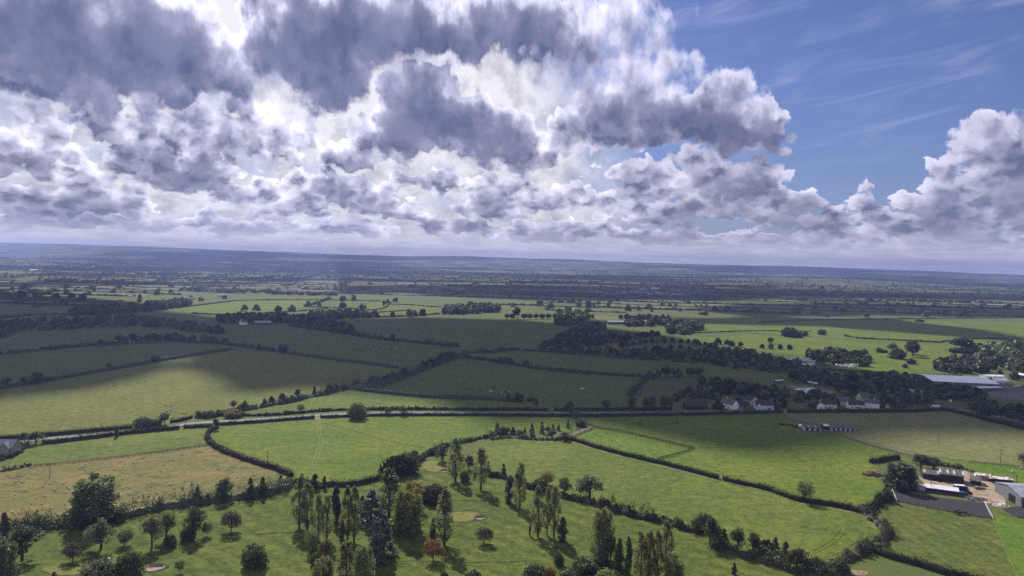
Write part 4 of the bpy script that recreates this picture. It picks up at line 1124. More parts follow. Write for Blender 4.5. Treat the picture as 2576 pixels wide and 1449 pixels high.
T(z3,'broad',940,205,85,85,D_,'tall dark tree at the left corner of the shaded hay plot')
T(z3,'round',1048,200,98,55,D_,'first of four orchard like trees in front of the hay plot')
T(z3,'round',1100,200,90,60,D_,'second of four orchard like trees in front of the hay plot')
T(z3,'round',1185,200,85,62,D_,'third of four orchard like trees in front of the hay plot')
T(z3,'round',1232,205,92,50,D_,'last of four orchard like trees in front of the hay plot')
T(z3,'broad',222,188,102,42,D_,'slim dark tree in the shaded field above the road, alone')
T(z3,'broad',72,135,65,45,D_,'dark tree at the end of the cattle field hedge, left of a pair')
T(z3,'broad',110,140,70,50,D_,'dark tree at the end of the cattle field hedge, right of a pair')
T(z3,'bush',185,128,96,60,D_,'low dark bush right of the cattle field hedge end')
# lone trees of the middle distance
def zr1(x, y): return x * .33325, 603.75 + y * .33325
def zr2(x, y): return 644 + x * .33325, 603.75 + y * .33325
def zr3(x, y): return 1274.6 + x * .33325, 603.75 + y * .33325
def zr4(x, y): return 1905.2 + x * .33325, 603.75 + y * .33325
T(zr1,'broad',825,975,925,46,D_,'small lone tree beside the long straight hedge, left one')
T(zr1,'round',1170,922,872,62,D_,'lone round tree beside the long straight hedge, right one')
T(zr1,'broad',268,1085,995,120,TH,'grey broad tree at the left end of the long straight hedge')
T(zr1,'broad',180,1095,1030,60,D_,'dark tree left of the grey broad tree at the left edge')
T(zr1,'broad',60,1110,1030,90,D_,'dark tree at the left edge above the half shaded field')
T(zr1,'bush',360,1065,1028,42,D_,'small dark bush right of the grey broad tree')
T(zr1,'broad',765,805,750,55,D_,'small tree rising from the tree lined hedge under the wood')
T(zr2,'round',205,852,790,72,D_,'lone round tree at the left end of the shaded middle hedge')
T(zr2,'conifer',22,830,785,32,D_,'thin dark tree left of the lone round tree in shade')
T(zr2,'broad',712,712,628,75,D_,'large dark tree at the corner of the big shaded field')
T(zr2,'conifer',535,1165,1105,42,D_,'small fir standing up from the ragged boundary hedge')
T(zr2,'conifer',1905,1215,1150,55,D_,'dark fir in the hedge beside the black cattle')
T(zr2,'conifer',1975,1220,1155,55,D_,'second dark fir in the hedge beside the black cattle')
for i, (x, w) in enumerate([(0,30),(37,32),(130,34),(175,38),(222,34),(268,40),(315,36),(362,26)]):
    T(zr3,'round',x,600,556,w+6,D_,['avenue tree at the left end of the neat row above the big field','avenue tree just left of the tall one in the neat row','avenue tree right after the tall one in the neat row','second avenue tree right of the tall one','third avenue tree right of the tall one','fourth avenue tree right of the tall one','fifth avenue tree right of the tall one','last avenue tree touching the round dark copse'][i])
T(zr3,'broad',80,598,508,72,D_,'tall tree standing out of the neat avenue row')
T(zr4,'broad',1175,862,750,105,TH,'large brownish willow in the sunlit field at the right, rear one')
T(zr4,'broad',1175,880,772,105,TH,'large brownish willow in the sunlit field at the right, front one')
T(zr4,'bush',1060,895,825,105,TH,'round grey willow bush left below the two large willows')
T(zr4,'broad',1020,835,778,70,GR,'grey tree with pointed top left of the two large willows')
T(zr4,'bush',922,850,810,40,D_,'small dark bush left of the willows')
T(zr4,'bush',962,850,826,40,TH,'small pale bush between dark bush and willows')
T(zr4,'bush',245,730,660,105,TH,'grey scrub island in the sunlit field, left end')
T(zr4,'bush',290,735,690,90,TH,'grey scrub island in the sunlit field, low front part')
T(zr4,'bush',345,722,682,70,BZ,'grey scrub island in the sunlit field, right part')
T(zr4,'bush',488,715,672,52,TH,'round bush right of the grey scrub island')
T(zr4,'bush',1115,965,935,36,D_,'small dark bush in the shaded meadow behind the warehouse, left')
T(zr4,'bush',1160,935,895,60,TH,'pale bush in the shaded meadow behind the warehouse, right')
T(zr4,'broad',1545,850,732,180,D_,'large leafy tree clump at the edge of the right hand wood')
T(zr4,'bush',1590,860,805,90,TH,'grey shrub at the right foot of the large leafy clump')
T(zr4,'bush',1500,850,808,90,TH,'grey shrub at the left foot of the large leafy clump')
T(zr4,'bush',1225,618,598,58,D_,'lone flat bush on the far edge of the bright field')
T(zr4,'round',100,782,737,45,D_,'small dark tree at the edge of the wooded belt by the sunlit field')
# ------------------------------------------------------------------ woods and belts: many trees that belong together
BELT = []      # (apparent size, kind, position, height, width, material, label, group)
def inside(p, poly):
    c = False; j = len(poly) - 1
    for i in range(len(poly)):
        a, b = poly[i], poly[j]
        if (a.y > p[1]) != (b.y > p[1]) and p[0] < (b.x - a.x) * (p[1] - a.y) / (b.y - a.y) + a.x: c = not c
        j = i
    return c
def wood(uv, gap, hr, mats, label, group, kinds=('broad', 'broad', 'round', 'broad'), wf=(.75, 1.05)):
    poly = [at(U, V) for U, V in uv]
    x0, x1 = min(p.x for p in poly), max(p.x for p in poly); y0, y1 = min(p.y for p in poly), max(p.y for p in poly)
    nx, ny = int((x1 - x0) / gap) + 1, int((y1 - y0) / gap) + 1
    for i in range(nx + 1):
        for j in range(ny + 1):
            p = (x0 + (i + .5 * (j % 2) + random.uniform(-.4, .4)) * gap, y0 + (j + random.uniform(-.4, .4)) * gap)
            if inside(p, poly):
                h = random.uniform(*hr); w = h * random.uniform(*wf)
                BELT.append((h / p[1], random.choice(kinds), Vector((p[0], p[1], 0)), h, w, random.choice(mats), label, group))
def line(uv, gap, hr, mats, label, group, kinds=('broad', 'round'), wf=(.7, 1.0), jit=3.0, skip=.15):
    g = spline([at(U, V) for U, V in uv], gap)
    for x, y in g:
        if random.random() < skip: continue
        h = random.uniform(*hr)
        p = Vector((x + random.uniform(-1, 1) * jit, y + random.uniform(-1, 1) * jit, 0))
        BELT.append((h / p.y, random.choice(kinds), p, h, h * random.uniform(*wf), random.choice(mats), label, group))
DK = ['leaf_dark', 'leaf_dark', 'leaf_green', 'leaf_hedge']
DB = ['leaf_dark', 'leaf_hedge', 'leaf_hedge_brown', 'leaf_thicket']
wood([(-60,856),(0,853),(60,832),(150,832),(240,826),(330,822),(420,828),(585,846),(570,836),(430,812),(330,800),(200,806),(60,812),(-60,818)], 17, (7,12), DK+['leaf_thicket'], 'tree of the broad shaded wood at the left', 'trees of the shaded left wood')
wood([(175,797),(330,788),(430,778),(490,768),(470,758),(350,772),(180,784)], 15, (9,14), DK, 'tree of the shaded belt between the far left fields', 'trees of the belt between the far left fields')
wood([(545,812),(600,816),(720,812),(800,822),(870,842),(880,834),(830,812),(760,802),(640,800),(550,800)], 13, (8,14), DK, 'tree around the pale barn under the cloud shade', 'trees around the shaded pale barn')
wood([(777,806),(850,804),(930,800),(925,790),(850,790),(780,792)], 13, (9,14), DK, 'tree of the dark copse right of the pale barn', 'trees of the copse by the pale barn')
line([(930,799),(1000,797),(1060,794)], 17, (8,15), DK, 'tree in the hedge between sunlit strip and big shaded field', 'trees in the hedge above the big shaded field', skip=.3)
wood([(1112,794),(1180,790),(1250,787),(1260,776),(1190,772),(1120,780)], 15, (10,16), DK, 'tree of the leafy copse left of the avenue', 'trees of the copse left of the avenue')
wood([(1403,817),(1430,820),(1470,815),(1472,802),(1440,792),(1405,800)], 12, (12,19), ['leaf_dark', 'leaf_green'], 'tall tree of the copse at the end of the avenue', 'tall trees at the end of the avenue')
wood([(1455,834),(1490,838),(1522,832),(1515,820),(1480,816),(1455,824)], 9, (8,11), ['leaf_dark'], 'tree of the round dark copse below the farm sheds', 'trees of the round dark copse')
wood([(1575,822),(1630,822),(1690,818),(1688,808),(1630,800),(1575,808)], 13, (9,13), DB, 'tree beside the pale roofed farm sheds', 'trees beside the farm sheds')
line([(1480,800),(1520,803),(1580,803)], 16, (8,13), DB, 'tree behind the farm sheds', 'trees behind the farm sheds')
wood([(1675,840),(1720,844),(1745,836),(1772,828),(1760,820),(1715,815),(1680,822)], 11, (8,12), DK, 'tree of the small dark wood by the thin broken hedge', 'trees of the small dark wood')
wood([(1352,872),(1440,876),(1548,866),(1552,848),(1480,844),(1400,850)], 15, (6,10), DB, 'tree of the brown green thicket in the middle', 'trees of the middle thicket')
line([(1548,862),(1600,852),(1660,845)], 11, (7,11), DB, 'tree in the boundary right of the middle thicket', 'trees right of the middle thicket')
wood([(1290,886),(1400,889),(1500,895),(1600,903),(1700,908),(1810,916),(1815,902),(1740,890),(1640,886),(1540,886),(1400,883)], 13, (6,10), DB + ['leaf_thicket', 'leaf_grey', 'leaf_green'], 'tree of the broad wooded belt right of the middle', 'trees of the broad wooded belt')
line([(1560,874),(1640,863),(1720,863),(1800,876)], 12, (6,9), DB + ['leaf_grey'], 'tree of the upper strip of the wooded belt right of the middle', 'trees of the upper strip of the wooded belt')
line([(1620,880),(1700,878),(1780,888),(1840,898)], 14, (5,9), DB + ['leaf_grey'], 'tree between the two strips of the wooded belt', 'trees between the strips of the wooded belt', skip=.3)
wood([(1790,915),(1860,930),(1960,938),(2050,945),(2060,930),(1990,918),(1930,905),(1900,890),(1800,880),(1770,890)], 14, (6,10), DK, 'tree of the wooded belt left of the caravan site', 'trees left of the caravan site')
line([(1810,866),(1850,872),(1900,876),(1990,880)], 13, (6,10), DB, 'tree along the upper edge of the wooded belt', 'trees along the upper edge of the belt')
wood([(2040,905),(2060,918),(2120,922),(2190,924),(2200,908),(2150,896),(2080,892),(2030,895)], 13, (8,14), DK, 'tree behind the caravan site', 'trees behind the caravan site')
wood([(1990,962),(2060,972),(2110,985),(2170,990),(2250,985),(2240,965),(2180,955),(2110,948),(2050,948),(1985,950)], 12, (7,12), DK, 'tree between caravan site and cottages', 'trees between caravan site and cottages')
wood([(1690,1014),(1740,1010),(1800,1012),(1830,1010),(1820,995),(1760,985),(1700,1000)], 13, (7,11), DK, 'tree around the brown barn behind the white gable', 'trees around the brown barn')
wood([(1760,975),(1800,990),(1880,1000),(1960,1008),(2050,1015),(2060,1000),(1990,995),(1900,985),(1800,965),(1740,958)], 11, (7,11), DK, 'tree of the shaded garden belt behind the cottages', 'trees behind the cottages')
line([(1640,952),(1680,948),(1720,948),(1760,950)], 11, (8,13), DK, 'tree along the top of the shaded hay plot', 'trees at the top of the hay plot', skip=0)
wood([(2205,1019),(2260,1026),(2335,1026),(2340,1012),(2300,1000),(2250,1000),(2205,1008)], 11, (7,12), DK, 'tree between the white cottages and the white van', 'trees between cottages and van')
wood([(2192,985),(2240,990),(2330,1000),(2345,985),(2320,962),(2260,950),(2195,955)], 12, (7,10), DK, 'tree in front of the long warehouse, left part', 'trees in front of the warehouse on the left')
wood([(2335,1000),(2400,1008),(2470,1014),(2478,1002),(2440,990),(2390,984),(2340,984)], 9, (8,11), DK, 'tree of the dark clump in front of the long warehouse', 'trees of the clump before the warehouse')
wood([(2440,1038),(2500,1050),(2576,1072),(2640,1090),(2640,1060),(2560,1035),(2500,1020),(2450,1018)], 10, (7,11), DK, 'tree of the dark belt right of the road junction', 'trees right of the road junction')
wood([(2350,935),(2420,942),(2490,945),(2500,925),(2450,910),(2390,908),(2350,920)], 12, (7,11), ['leaf_hedge_brown', 'leaf_thicket', 'leaf_dark'], 'tree of the brownish thicket behind the warehouse', 'trees of the thicket behind the warehouse')
wood([(2460,905),(2520,930),(2600,960),(2720,970),(2720,880),(2600,870),(2500,872),(2455,888)], 15, (9,14), ['leaf_thicket', 'leaf_grey', 'leaf_dark', 'leaf_green'], 'tree of the light and dark wood at the right edge', 'trees of the right edge wood')
line([(2510,950),(2576,958),(2700,965)], 14, (7,11), DK, 'tree behind the long white workshops', 'trees behind the white workshops')
line([(660,1022),(711,1012),(794,994),(877,975)], 9, (6,10), ['leaf_dark', 'leaf_hedge'], 'small tree standing in the ragged boundary hedge', 'small trees in the ragged boundary hedge', ('conifer', 'broad'), (.45, .7), 1.5, .35)
line([(900,974),(960,966),(1020,946),(1080,922),(1140,902)], 10, (7,11), DB, 'tree in the slanting shaded belt', 'trees in the slanting shaded belt', skip=.2)
line([(440,858),(520,862),(600,869)], 10, (7,12), DK, 'tree in the bushy hedge left of middle', 'trees in the bushy hedge left of middle', skip=.2)
line([(300,866),(360,862),(440,858)], 9, (8,14), DK, 'tree of the dark clump above the straight hedge', 'trees of the clump above the straight hedge', skip=0)
line([(740,824),(884,842),(1000,858),(1150,871)], 22, (6,10), DK, 'small tree in the hedge below the big shaded field', 'small trees in the hedge below the big field', skip=.4)
line([(1260,912),(1300,919),(1330,922)], 8, (5,9), DK, 'small tree at the left end of the hedge between shaded fields', 'small trees between the shaded fields', ('conifer', 'broad'), (.5, .8))
# lone trees and clumps among the far sunlit fields
for (U, V, h, w) in [(735,783,13,14),(645,781,13,13),(615,783,14,13),(776,768,12,11),(803,770,9,10),(862,775,13,16),(912,778,12,15),(975,765,13,10),(965,770,15,8),(890,757,17,12),(863,758,15,16),(995,760,12,13),(942,797,15,14),(1030,797,16,13),(1065,793,12,9),(700,783,11,14),(1165,786,14,22),(1240,779,13,12),(1290,773,12,12),(1355,765,11,11),(1440,763,16,14),(1480,768,13,16),(1530,772,12,10),(1580,782,13,16),(1605,781,13,14),(1640,785,8,8),(1710,783,9,9),(1290,800,9,9),(280,780,13,16),(320,780,12,14),(350,762,13,9),(395,742,14,15),(352,757,19,9),(430,738,12,14),(207,752,14,16),(55,747,15,18),(140,752,12,18),(15,745,10,16),(180,750,13,16),(480,750,9,8),(505,757,10,12),(565,752,10,12),(300,725,12,15),(430,723,14,16),(235,722,11,20),(60,727,12,22),(1770,792,8,18),(1430,745,14,16),(1500,752,12,14),(1560,742,12,12),(1620,745,13,16),(2050,790,11,20),(2080,797,8,10),(2180,797,11,12),(2330,797,14,16),(2380,794,12,16),(2000,782,11,18),(2430,796,11,22),(2100,778,10,12),(1830,782,12,18),(1900,785,12,24)]:
    p = at(U, V)
    lab = 'scattered tree in the far sunlit fields at the %s' % ('left' if U < 600 else 'middle' if U < 1750 else 'right')
    BELT.append((h / p.y, random.choice(['broad', 'broad', 'round']), p, h, w, random.choice(DK + ['leaf_grey']), lab, lab.replace('tree', 'trees', 1)))
BELT.sort(key=lambda b: -b[0])
for (U, V, h, w) in [(1806,1029,6,7),(1858,1021,8,8),(1882,1031,2.5,4),(1950,1026,7,8),(1964,1022,8,9),(2046,1024,8,8),(2100,1020,7,7),(2132,1012,8,8),(2206,1016,8,9),(2215,1024,6,7),(1900,1008,9,9),(1925,1006,9,10),(2075,1010,9,9),(2160,1004,9,10),(2120,1004,8,9)]:
    p = at(U, V); BELT.append((h / p.y, 'broad', p, h, w, random.choice(DK), 'garden tree close beside the shaded roadside houses', 'garden trees by the roadside houses'))
BELT.sort(key=lambda b: -b[0])
N_INDIV = 165
for b in BELT[:N_INDIV]:
    put_tree(b[1], b[2], b[3], b[4], b[5], b[6], group=b[7], mid=True)

# ------------------------------------------------------------------ far countryside: everything too small and too many to count
far_leaves = {}      # material -> list of quad corner arrays
def far_tree(x, y, z, h, w, mat, n=46):
    d = rand_dirs(n); d[:, 2] = np.abs(d[:, 2]) * 1.05 - .12
    C = np.stack([x + d[:, 0] * w * .46, y + d[:, 1] * w * .46, z + h * (.28 + .66 * np.clip(d[:, 2], -.2, 1))], -1)
    C += rng.normal(size=C.shape) * w * .07
    far_leaves.setdefault(mat, []).append(leaf_quads(C, d + .6 * rand_dirs(n), w * .42))
for b in BELT[N_INDIV:]:
    k = 90 if b[2].y < 1000 else 60
    far_tree(b[2].x, b[2].y, 0, b[3], b[4], b[5], k)
FA = R(-9)           # the far fields lie a little askew
ca, sa = math.cos(FA), math.sin(FA)
patch_co = []; patch_col = []
far_hedges = []
KEEPS = [[at(U, V) for U, V in z] for z in ([(430,800),(1180,800),(1175,750),(980,744),(700,740),(560,752),(430,766)], [(1690,850),(2800,905),(2800,800),(2240,799),(1900,797),(1690,800)])]
def far_fields():
    v = 1340.0
    GREEN = [(.098,.112,.036),(.085,.106,.034),(.112,.120,.046),(.072,.094,.032),(.120,.124,.050),(.092,.108,.038)]
    ODD = [(.150,.118,.068),(.125,.105,.055),(.055,.066,.030),(.140,.128,.070)]
    while v < 6600:
        dep = random.uniform(80, 170) * (1 + (v - 1340) / 5200)
        half = v * .98 + 200
        u = -half - random.uniform(0, 200)
        while u < half:
            wd = random.uniform(120, 330) * (1 + (v - 1340) / 6000)
            sk = [random.uniform(-18, 18) for _ in range(4)]
            c = [(u, v + sk[0]), (u + wd, v + sk[1]), (u + wd + sk[2], v + dep + sk[1]), (u + sk[3], v + dep + sk[0])]
            q = [(a * ca - b * sa, a * sa + b * ca) for a, b in c]
            cy = sum(b for _, b in q) / 4; cx = sum(a for a, _ in q) / 4
            if cy > 1480 and abs(cx) < cy * .93 and not any(inside((a, b), KEEP) for KEEP in KEEPS for a, b in q + [(cx, cy)]):
                r = random.random()
                woodp = .05 + .10 * smooth((cy - 2500) / 3500)
                if r < woodp:
                    n = int(min(70, wd * dep / 260))
                    for _ in range(n):
                        s, t = random.random(), random.random()
                        x = (q[0][0] * (1 - s) + q[1][0] * s) * (1 - t) + (q[3][0] * (1 - s) + q[2][0] * s) * t
                        y = (q[0][1] * (1 - s) + q[1][1] * s) * (1 - t) + (q[3][1] * (1 - s) + q[2][1] * s) * t
                        FT.append((x, y, random.uniform(8, 14)))
                    col = (.04, .05, .024)
                else:
                    col = random.choice(ODD) if random.random() < .10 else random.choice(GREEN)
                patch_co.append(q); patch_col.append(col)
                far_hedges.append((q[0], q[1])); far_hedges.append((q[0], q[3]))
            u += wd
        v += dep
FT = []
far_fields()
def build_far():
    q = np.array(patch_co); n = len(q)
    sub = 4                               # small grid per field so that it follows the ground
    s = np.linspace(0, 1, sub + 1)
    S_, T_ = np.meshgrid(s, s, indexing='ij')
    P = (q[:, None, None, 0] * ((1 - S_) * (1 - T_))[None, :, :, None] + q[:, None, None, 1] * (S_ * (1 - T_))[None, :, :, None]
         + q[:, None, None, 2] * (S_ * T_)[None, :, :, None] + q[:, None, None, 3] * ((1 - S_) * T_)[None, :, :, None])
    X, Y = P[..., 0], P[..., 1]
    Z = terrain(X, Y) + .5
    co = np.stack([X, Y, Z], -1).reshape(-1, 3)
    m = (sub + 1) ** 2
    i = (np.arange(sub)[:, None] * (sub + 1) + np.arange(sub)[None, :]).reshape(-1)
    f = np.stack([i, i + sub + 1, i + sub + 2, i + 1], -1)
    f = (f[None] + (np.arange(n) * m)[:, None, None]).reshape(-1, 4)
    me = mesh_np('fields', co, quads=f, mats=['far_field'])
    ca_ = me.color_attributes.new('tint', 'FLOAT_COLOR', 'POINT')
    col = np.c_[np.repeat(np.array(patch_col), m, axis=0), np.ones(n * m)].astype(np.float32)
    ca_.data.foreach_set('color', col.ravel())
    tag(link('fields', me), None, None, kind='structure')
    # hedges: lumpy strips with trees growing out of them
    co = []; faces = 0
    for (a, b) in far_hedges:
        L = math.hypot(b[0] - a[0], b[1] - a[1])
        if random.random() < .10: continue
        D = (a[1] + b[1]) / 2
        step = max(5.0, D / 420); k = max(2, int(L / step))
        t = np.linspace(0, 1, k + 1)
        x = a[0] + (b[0] - a[0]) * t; y = a[1] + (b[1] - a[1]) * t
        nx, ny = -(b[1] - a[1]) / L, (b[0] - a[0]) / L
        wd = 1.3 + 1.2 * rng.random(k + 1); h = 1.7 + 2.4 * rng.random(k + 1) ** 2
        if random.random() < .25: h += 3.5 * rng.random(k + 1); wd += 2
        z = terrain(x, y)
        ring = np.stack([np.stack([x - nx * wd, y - ny * wd, z - .3], -1), np.stack([x - nx * wd * .7, y - ny * wd * .7, z + h * .85], -1),
                         np.stack([x + nx * wd * .5, y + ny * wd * .5, z + h], -1), np.stack([x + nx * wd, y + ny * wd, z - .3], -1)], 1)
        for j in range(3):
            co.append(np.stack([ring[:-1, j], ring[1:, j], ring[1:, j + 1], ring[:-1, j + 1]], 1).reshape(-1, 3))
        ex = int(L / random.choice([40, 60, 90, 140]))
        for _ in range(ex):
            s = random.random()
            FT.append((a[0] + (b[0] - a[0]) * s, a[1] + (b[1] - a[1]) * s, random.uniform(6, 15)))
    co = np.concatenate(co)
    tag(link('distant_hedges', mesh_np('distant_hedges', co, quads=np.arange(len(co)).reshape(-1, 4), mats=['leaf_hedge'])), 'dark hedgerows dividing the far fields', 'hedgerows', kind='stuff')
    # woods on the rises and a scatter over the plain
    for (U, V, rx, ry, n, hh) in [(2080,708,480,330,900,12),(2250,712,420,280,500,11),(1860,703,420,260,350,11),(-40,652,300,300,300,12),(40,676,260,120,160,12),(480,692,300,60,150,12),(1000,690,420,120,160,11),(1400,742,240,50,120,12),(1650,748,240,60,120,11),(1300,725,320,80,140,12),(640,735,90,25,50,10),(560,735,140,30,60,10),(250,712,260,60,130,12),(760,742,110,22,50,12),(2350,760,260,60,110,11),(2060,742,260,60,120,11)]:
        c = at(U, V)
        for _ in range(n):
            a = random.random() * 6.283; r = math.sqrt(random.random())
            FT.append((c.x + rx * r * math.cos(a), c.y + ry * r * math.sin(a), random.uniform(.7, 1.1) * hh))
    for _ in range(7000):
        y = 5000 + 6500 * random.random(); x = random.uniform(-.82, .82) * y
        if vnoise(np.array(x / 420), np.array(y / 300), 21) > .46: FT.append((x, y, random.uniform(9, 17)))
    xs = np.array([f[0] for f in FT]); ys = np.array([f[1] for f in FT]); zs = terrain(xs, ys)
    for (x, y, h), z in zip(FT, zs):
        if y < 1400: continue
        far_tree(x, y, float(z), h, h * random.uniform(.8, 1.25), random.choice(['leaf_dark', 'leaf_dark', 'leaf_hedge', 'leaf_green', 'leaf_thicket']), 26 if y < 2600 else (14 if y < 4500 else 9))
    keys = sorted(far_leaves)
    allc = [np.concatenate(far_leaves[k]) for k in keys]
    co = np.concatenate(allc); fm = np.concatenate([np.full(len(c) // 4, i) for i, c in enumerate(allc)])
    me = mesh_np('distant_trees', co, quads=np.arange(len(co)).reshape(-1, 4), mats=keys, fmat=fm)
    tag(link('distant_trees', me), 'dark distant trees and woods spread over the plain', 'distant trees', kind='stuff')
def far_field_mat():
    m, n, o = newmat('far_field')
    a = n.new('ShaderNodeAttribute', attribute_name='tint')
    P = pos_of(n)
    k = n.lin(n.noise(P, 1 / 30, 4, .6), .3, .7, .84, 1.14)
    principled(n, o, n.mix(1.0, a.outputs['Color'], n.comb(k, k, k), 'MULTIPLY'), .95, None, .06)
far_field_mat(); build_far()
# ------------------------------------------------------------------ buildings
def wall_mesh(L, W, H, RH):
    """walls with gable ends; ridge along x"""
    g = MB()
    poly = [(-W/2, 0), (W/2, 0), (W/2, H), (0, H + RH), (-W/2, H)] if RH > 0 else [(-W/2, 0), (W/2, 0), (W/2, H), (-W/2, H)]
    g.prism(poly, 'x', -L/2, L/2); return g
def roof_mesh(L, W, H, RH, th=.22, over=.3, ex=.25):
    g = MB()
    k = RH / (W / 2); o = W / 2 + over
    for s in (-1, 1):
        p = [(0, H + RH + .02), (s * o, H - k * over + .02), (s * o, H - k * over + th), (0, H + RH + th + .02)]
        if s > 0: p = p[::-1]
        g.prism(p, 'x', -L/2 - ex, L/2 + ex)
    return g
def window(parent, x, y, z, w, h, face):
    """face: 'f' front (-y), 'b' back, 'l' (-x), 'r' (+x)"""
    s = MB(); f = MB(); d = .05
    def slab(g, a0, a1, z0, z1, t0, t1):
        if face in 'fb':
            sg = -1 if face == 'f' else 1
            ys = sorted((y + sg * t0, y + sg * t1)); g.box(a0, a1, ys[0], ys[1], z0, z1)
        else:
            sg = -1 if face == 'l' else 1
            xs = sorted((x + sg * t0, x + sg * t1)); g.box(xs[0], xs[1], a0, a1, z0, z1)
    c = x if face in 'fb' else y
    slab(s, c - w/2, c + w/2, z, z + h, .0, .03)
    win = s.build('window', 'glass', parent)
    t = .09
    for a0, a1, z0, z1 in ((c-w/2-t, c-w/2, z-t, z+h+t), (c+w/2, c+w/2+t, z-t, z+h+t), (c-w/2, c+w/2, z+h, z+h+t), (c-w/2, c+w/2, z-t, z), (c-.035, c+.035, z, z+h)):
        slab(f, a0, a1, z0, z1, .0, .06)
    f.build('frame', 'white_paint', win)
    return win
def house(name, cat, label, U, V, L, W, H, RH, yaw, wall, roof, wins=(), doors=(), chim=(), gables=(), group=None, p=None, rooflights=(), doormat='dark_timber'):
    p = at(U, V) if p is None else p
    r = thing(name, label, cat, p, R(yaw), group)
    wall_mesh(L, W, H, RH).build('wall', wall, r)
    rf = roof_mesh(L, W, H, RH).build('roof', roof, r)
    for x, y, hh in chim:
        g = MB(); zb = H + RH * (1 - abs(y) / (W / 2)); g.box(x-.45, x+.45, y-.35, y+.35, zb - .5, zb + hh); g.box(x-.52, x+.52, y-.42, y+.42, zb + hh, zb + hh + .15)
        g.tube([(x-.18, y, zb + hh + .15), (x-.18, y, zb + hh + .5)], [.13, .1], 6); g.tube([(x+.2, y, zb + hh + .15), (x+.2, y, zb + hh + .5)], [.13, .1], 6)
        g.build('chimney', 'brick_chimney' if wall != 'white_paint' else 'cream_paint', rf)
    for face, c, z, w, h in wins:
        x, y = {'f': (c, -W/2), 'b': (c, W/2), 'l': (-L/2, c), 'r': (L/2, c)}[face]
        window(r, x, y, z, w, h, face)
    for face, c, w, h in doors:
        g = MB()
        if face in 'fb': sg = -1 if face == 'f' else 1; g.box(c-w/2, c+w/2, *sorted((sg*W/2, sg*(W/2+.05))), .02, h)
        else: sg = -1 if face == 'l' else 1; g.box(*sorted((sg*L/2, sg*(L/2+.05))), c-w/2, c+w/2, .02, h)
        g.build('door', doormat, r)
    for gx, gw, gh, proj in gables:     # cross gable on the front: wall and its own little roof
        y0 = -W/2 - proj; rh = gw * .62
        g = MB(); g.prism([(gx-gw/2, 0), (gx+gw/2, 0), (gx+gw/2, gh), (gx, gh+rh), (gx-gw/2, gh)], 'y', y0, 0)
        g.build('gable_wall', wall, r)
        g = MB(); k = rh / (gw/2); o = gw/2 + .25
        for s in (-1, 1):
            q = [(gx, gh+rh+.03), (gx+s*o, gh-k*.25+.03), (gx+s*o, gh-k*.25+.24), (gx, gh+rh+.24)]
            if s < 0: q = q[::-1]
            g.prism(q, 'y', y0 - .25, .3)
        g.build('gable_roof', roof, r)
        for zz in (1.0, 3.6):
            if zz + 1.2 < gh + rh * .3: window(r, gx, y0, zz, 1.5, 1.15, 'f')
    if rooflights:
        k = RH / (W/2)
        for x, y, w, d in rooflights:
            g = MB(); z = lambda yy: H + RH - abs(yy) * k + .30
            g.add([(x-w/2, y-d/2, z(y-d/2)), (x+w/2, y-d/2, z(y-d/2)), (x+w/2, y+d/2, z(y+d/2)), (x-w/2, y+d/2, z(y+d/2)),
                   (x-w/2, y-d/2, z(y-d/2)-.12), (x+w/2, y-d/2, z(y-d/2)-.12), (x+w/2, y+d/2, z(y+d/2)-.12), (x-w/2, y+d/2, z(y+d/2)-.12)],
                  [(0,1,2,3),(7,6,5,4),(0,4,5,1),(1,5,6,2),(2,6,7,3),(3,7,4,0)])
            g.build('skylight', 'roof_light', rf)
    return r
def yaw_between(U0, V0, U1, V1):
    a, b = at(U0, V0), at(U1, V1); return math.degrees(math.atan2(b.y - a.y, b.x - a.x)), (b - a).length
def mids(U0, V0, U1, V1): return (at(U0, V0) + at(U1, V1)) / 2

# stone house at the left edge
house('stone_house', 'house', 'grey stone house with twin front gables and slate roof at the left edge', 9, 1143, 15, 8.5, 5.2, 3.6, 4, 'stone_wall', 'grey_slate',
      wins=[('r', -1.5, 3.3, 1.0, 1.2), ('r', 1.8, 1.0, 1.0, 1.2)], chim=[(-6, 0, .9)], gables=[(-3.9, 5.2, 5.0, 1.2), (3.6, 5.2, 5.0, 1.2)])
house('garage', 'garage', 'low brown roofed garage beside the grey stone house', 42, 1127, 5, 4, 2.3, 1.4, 20, 'stone_wall', 'brown_tile', doors=[('f', 0, 2.2, 2.0)])
# houses by the shaded road
house('gabled_house', 'house', 'white gabled house with grey roof, set end on behind the road hedge', 1835, 1027, 13, 7.5, 4.6, 3.4, -58, 'white_paint', 'grey_tile',
      wins=[('r', 1.6, 3.2, .9, 1.0), ('r', 1.4, .9, .9, 1.0), ('f', -2, 1, 1, 1.1), ('f', 2, 1, 1, 1.1), ('f', 0, 3.2, 1, 1)], chim=[(-2.5, 0, .9)])
house('brown_barn', 'barn', 'long low barn with dark brown roof left of the white gabled house', 1748, 1028, 19, 7, 2.6, 3.0, 4, 'dark_timber', 'brown_tile', doors=[('f', -4, 3, 2.6), ('f', 5, 3, 2.6)])
house('brown_outbuilding', 'outbuilding', 'brown tiled outbuilding between the white gabled house and the white cottage', 1868, 1026, 10, 7, 2.2, 3.6, 0, 'stone_wall', 'brown_tile', doors=[('f', 0, 1.2, 2)])
house('cream_house', 'house', 'cream house with a dark timbered gable just behind the white cottage', 1890, 1018, 9, 7, 4.6, 3.4, -70, 'cream_paint', 'brown_tile', wins=[('r', 0, 3.0, 1.2, 1.2), ('r', 0, .8, 1.2, 1.1)])
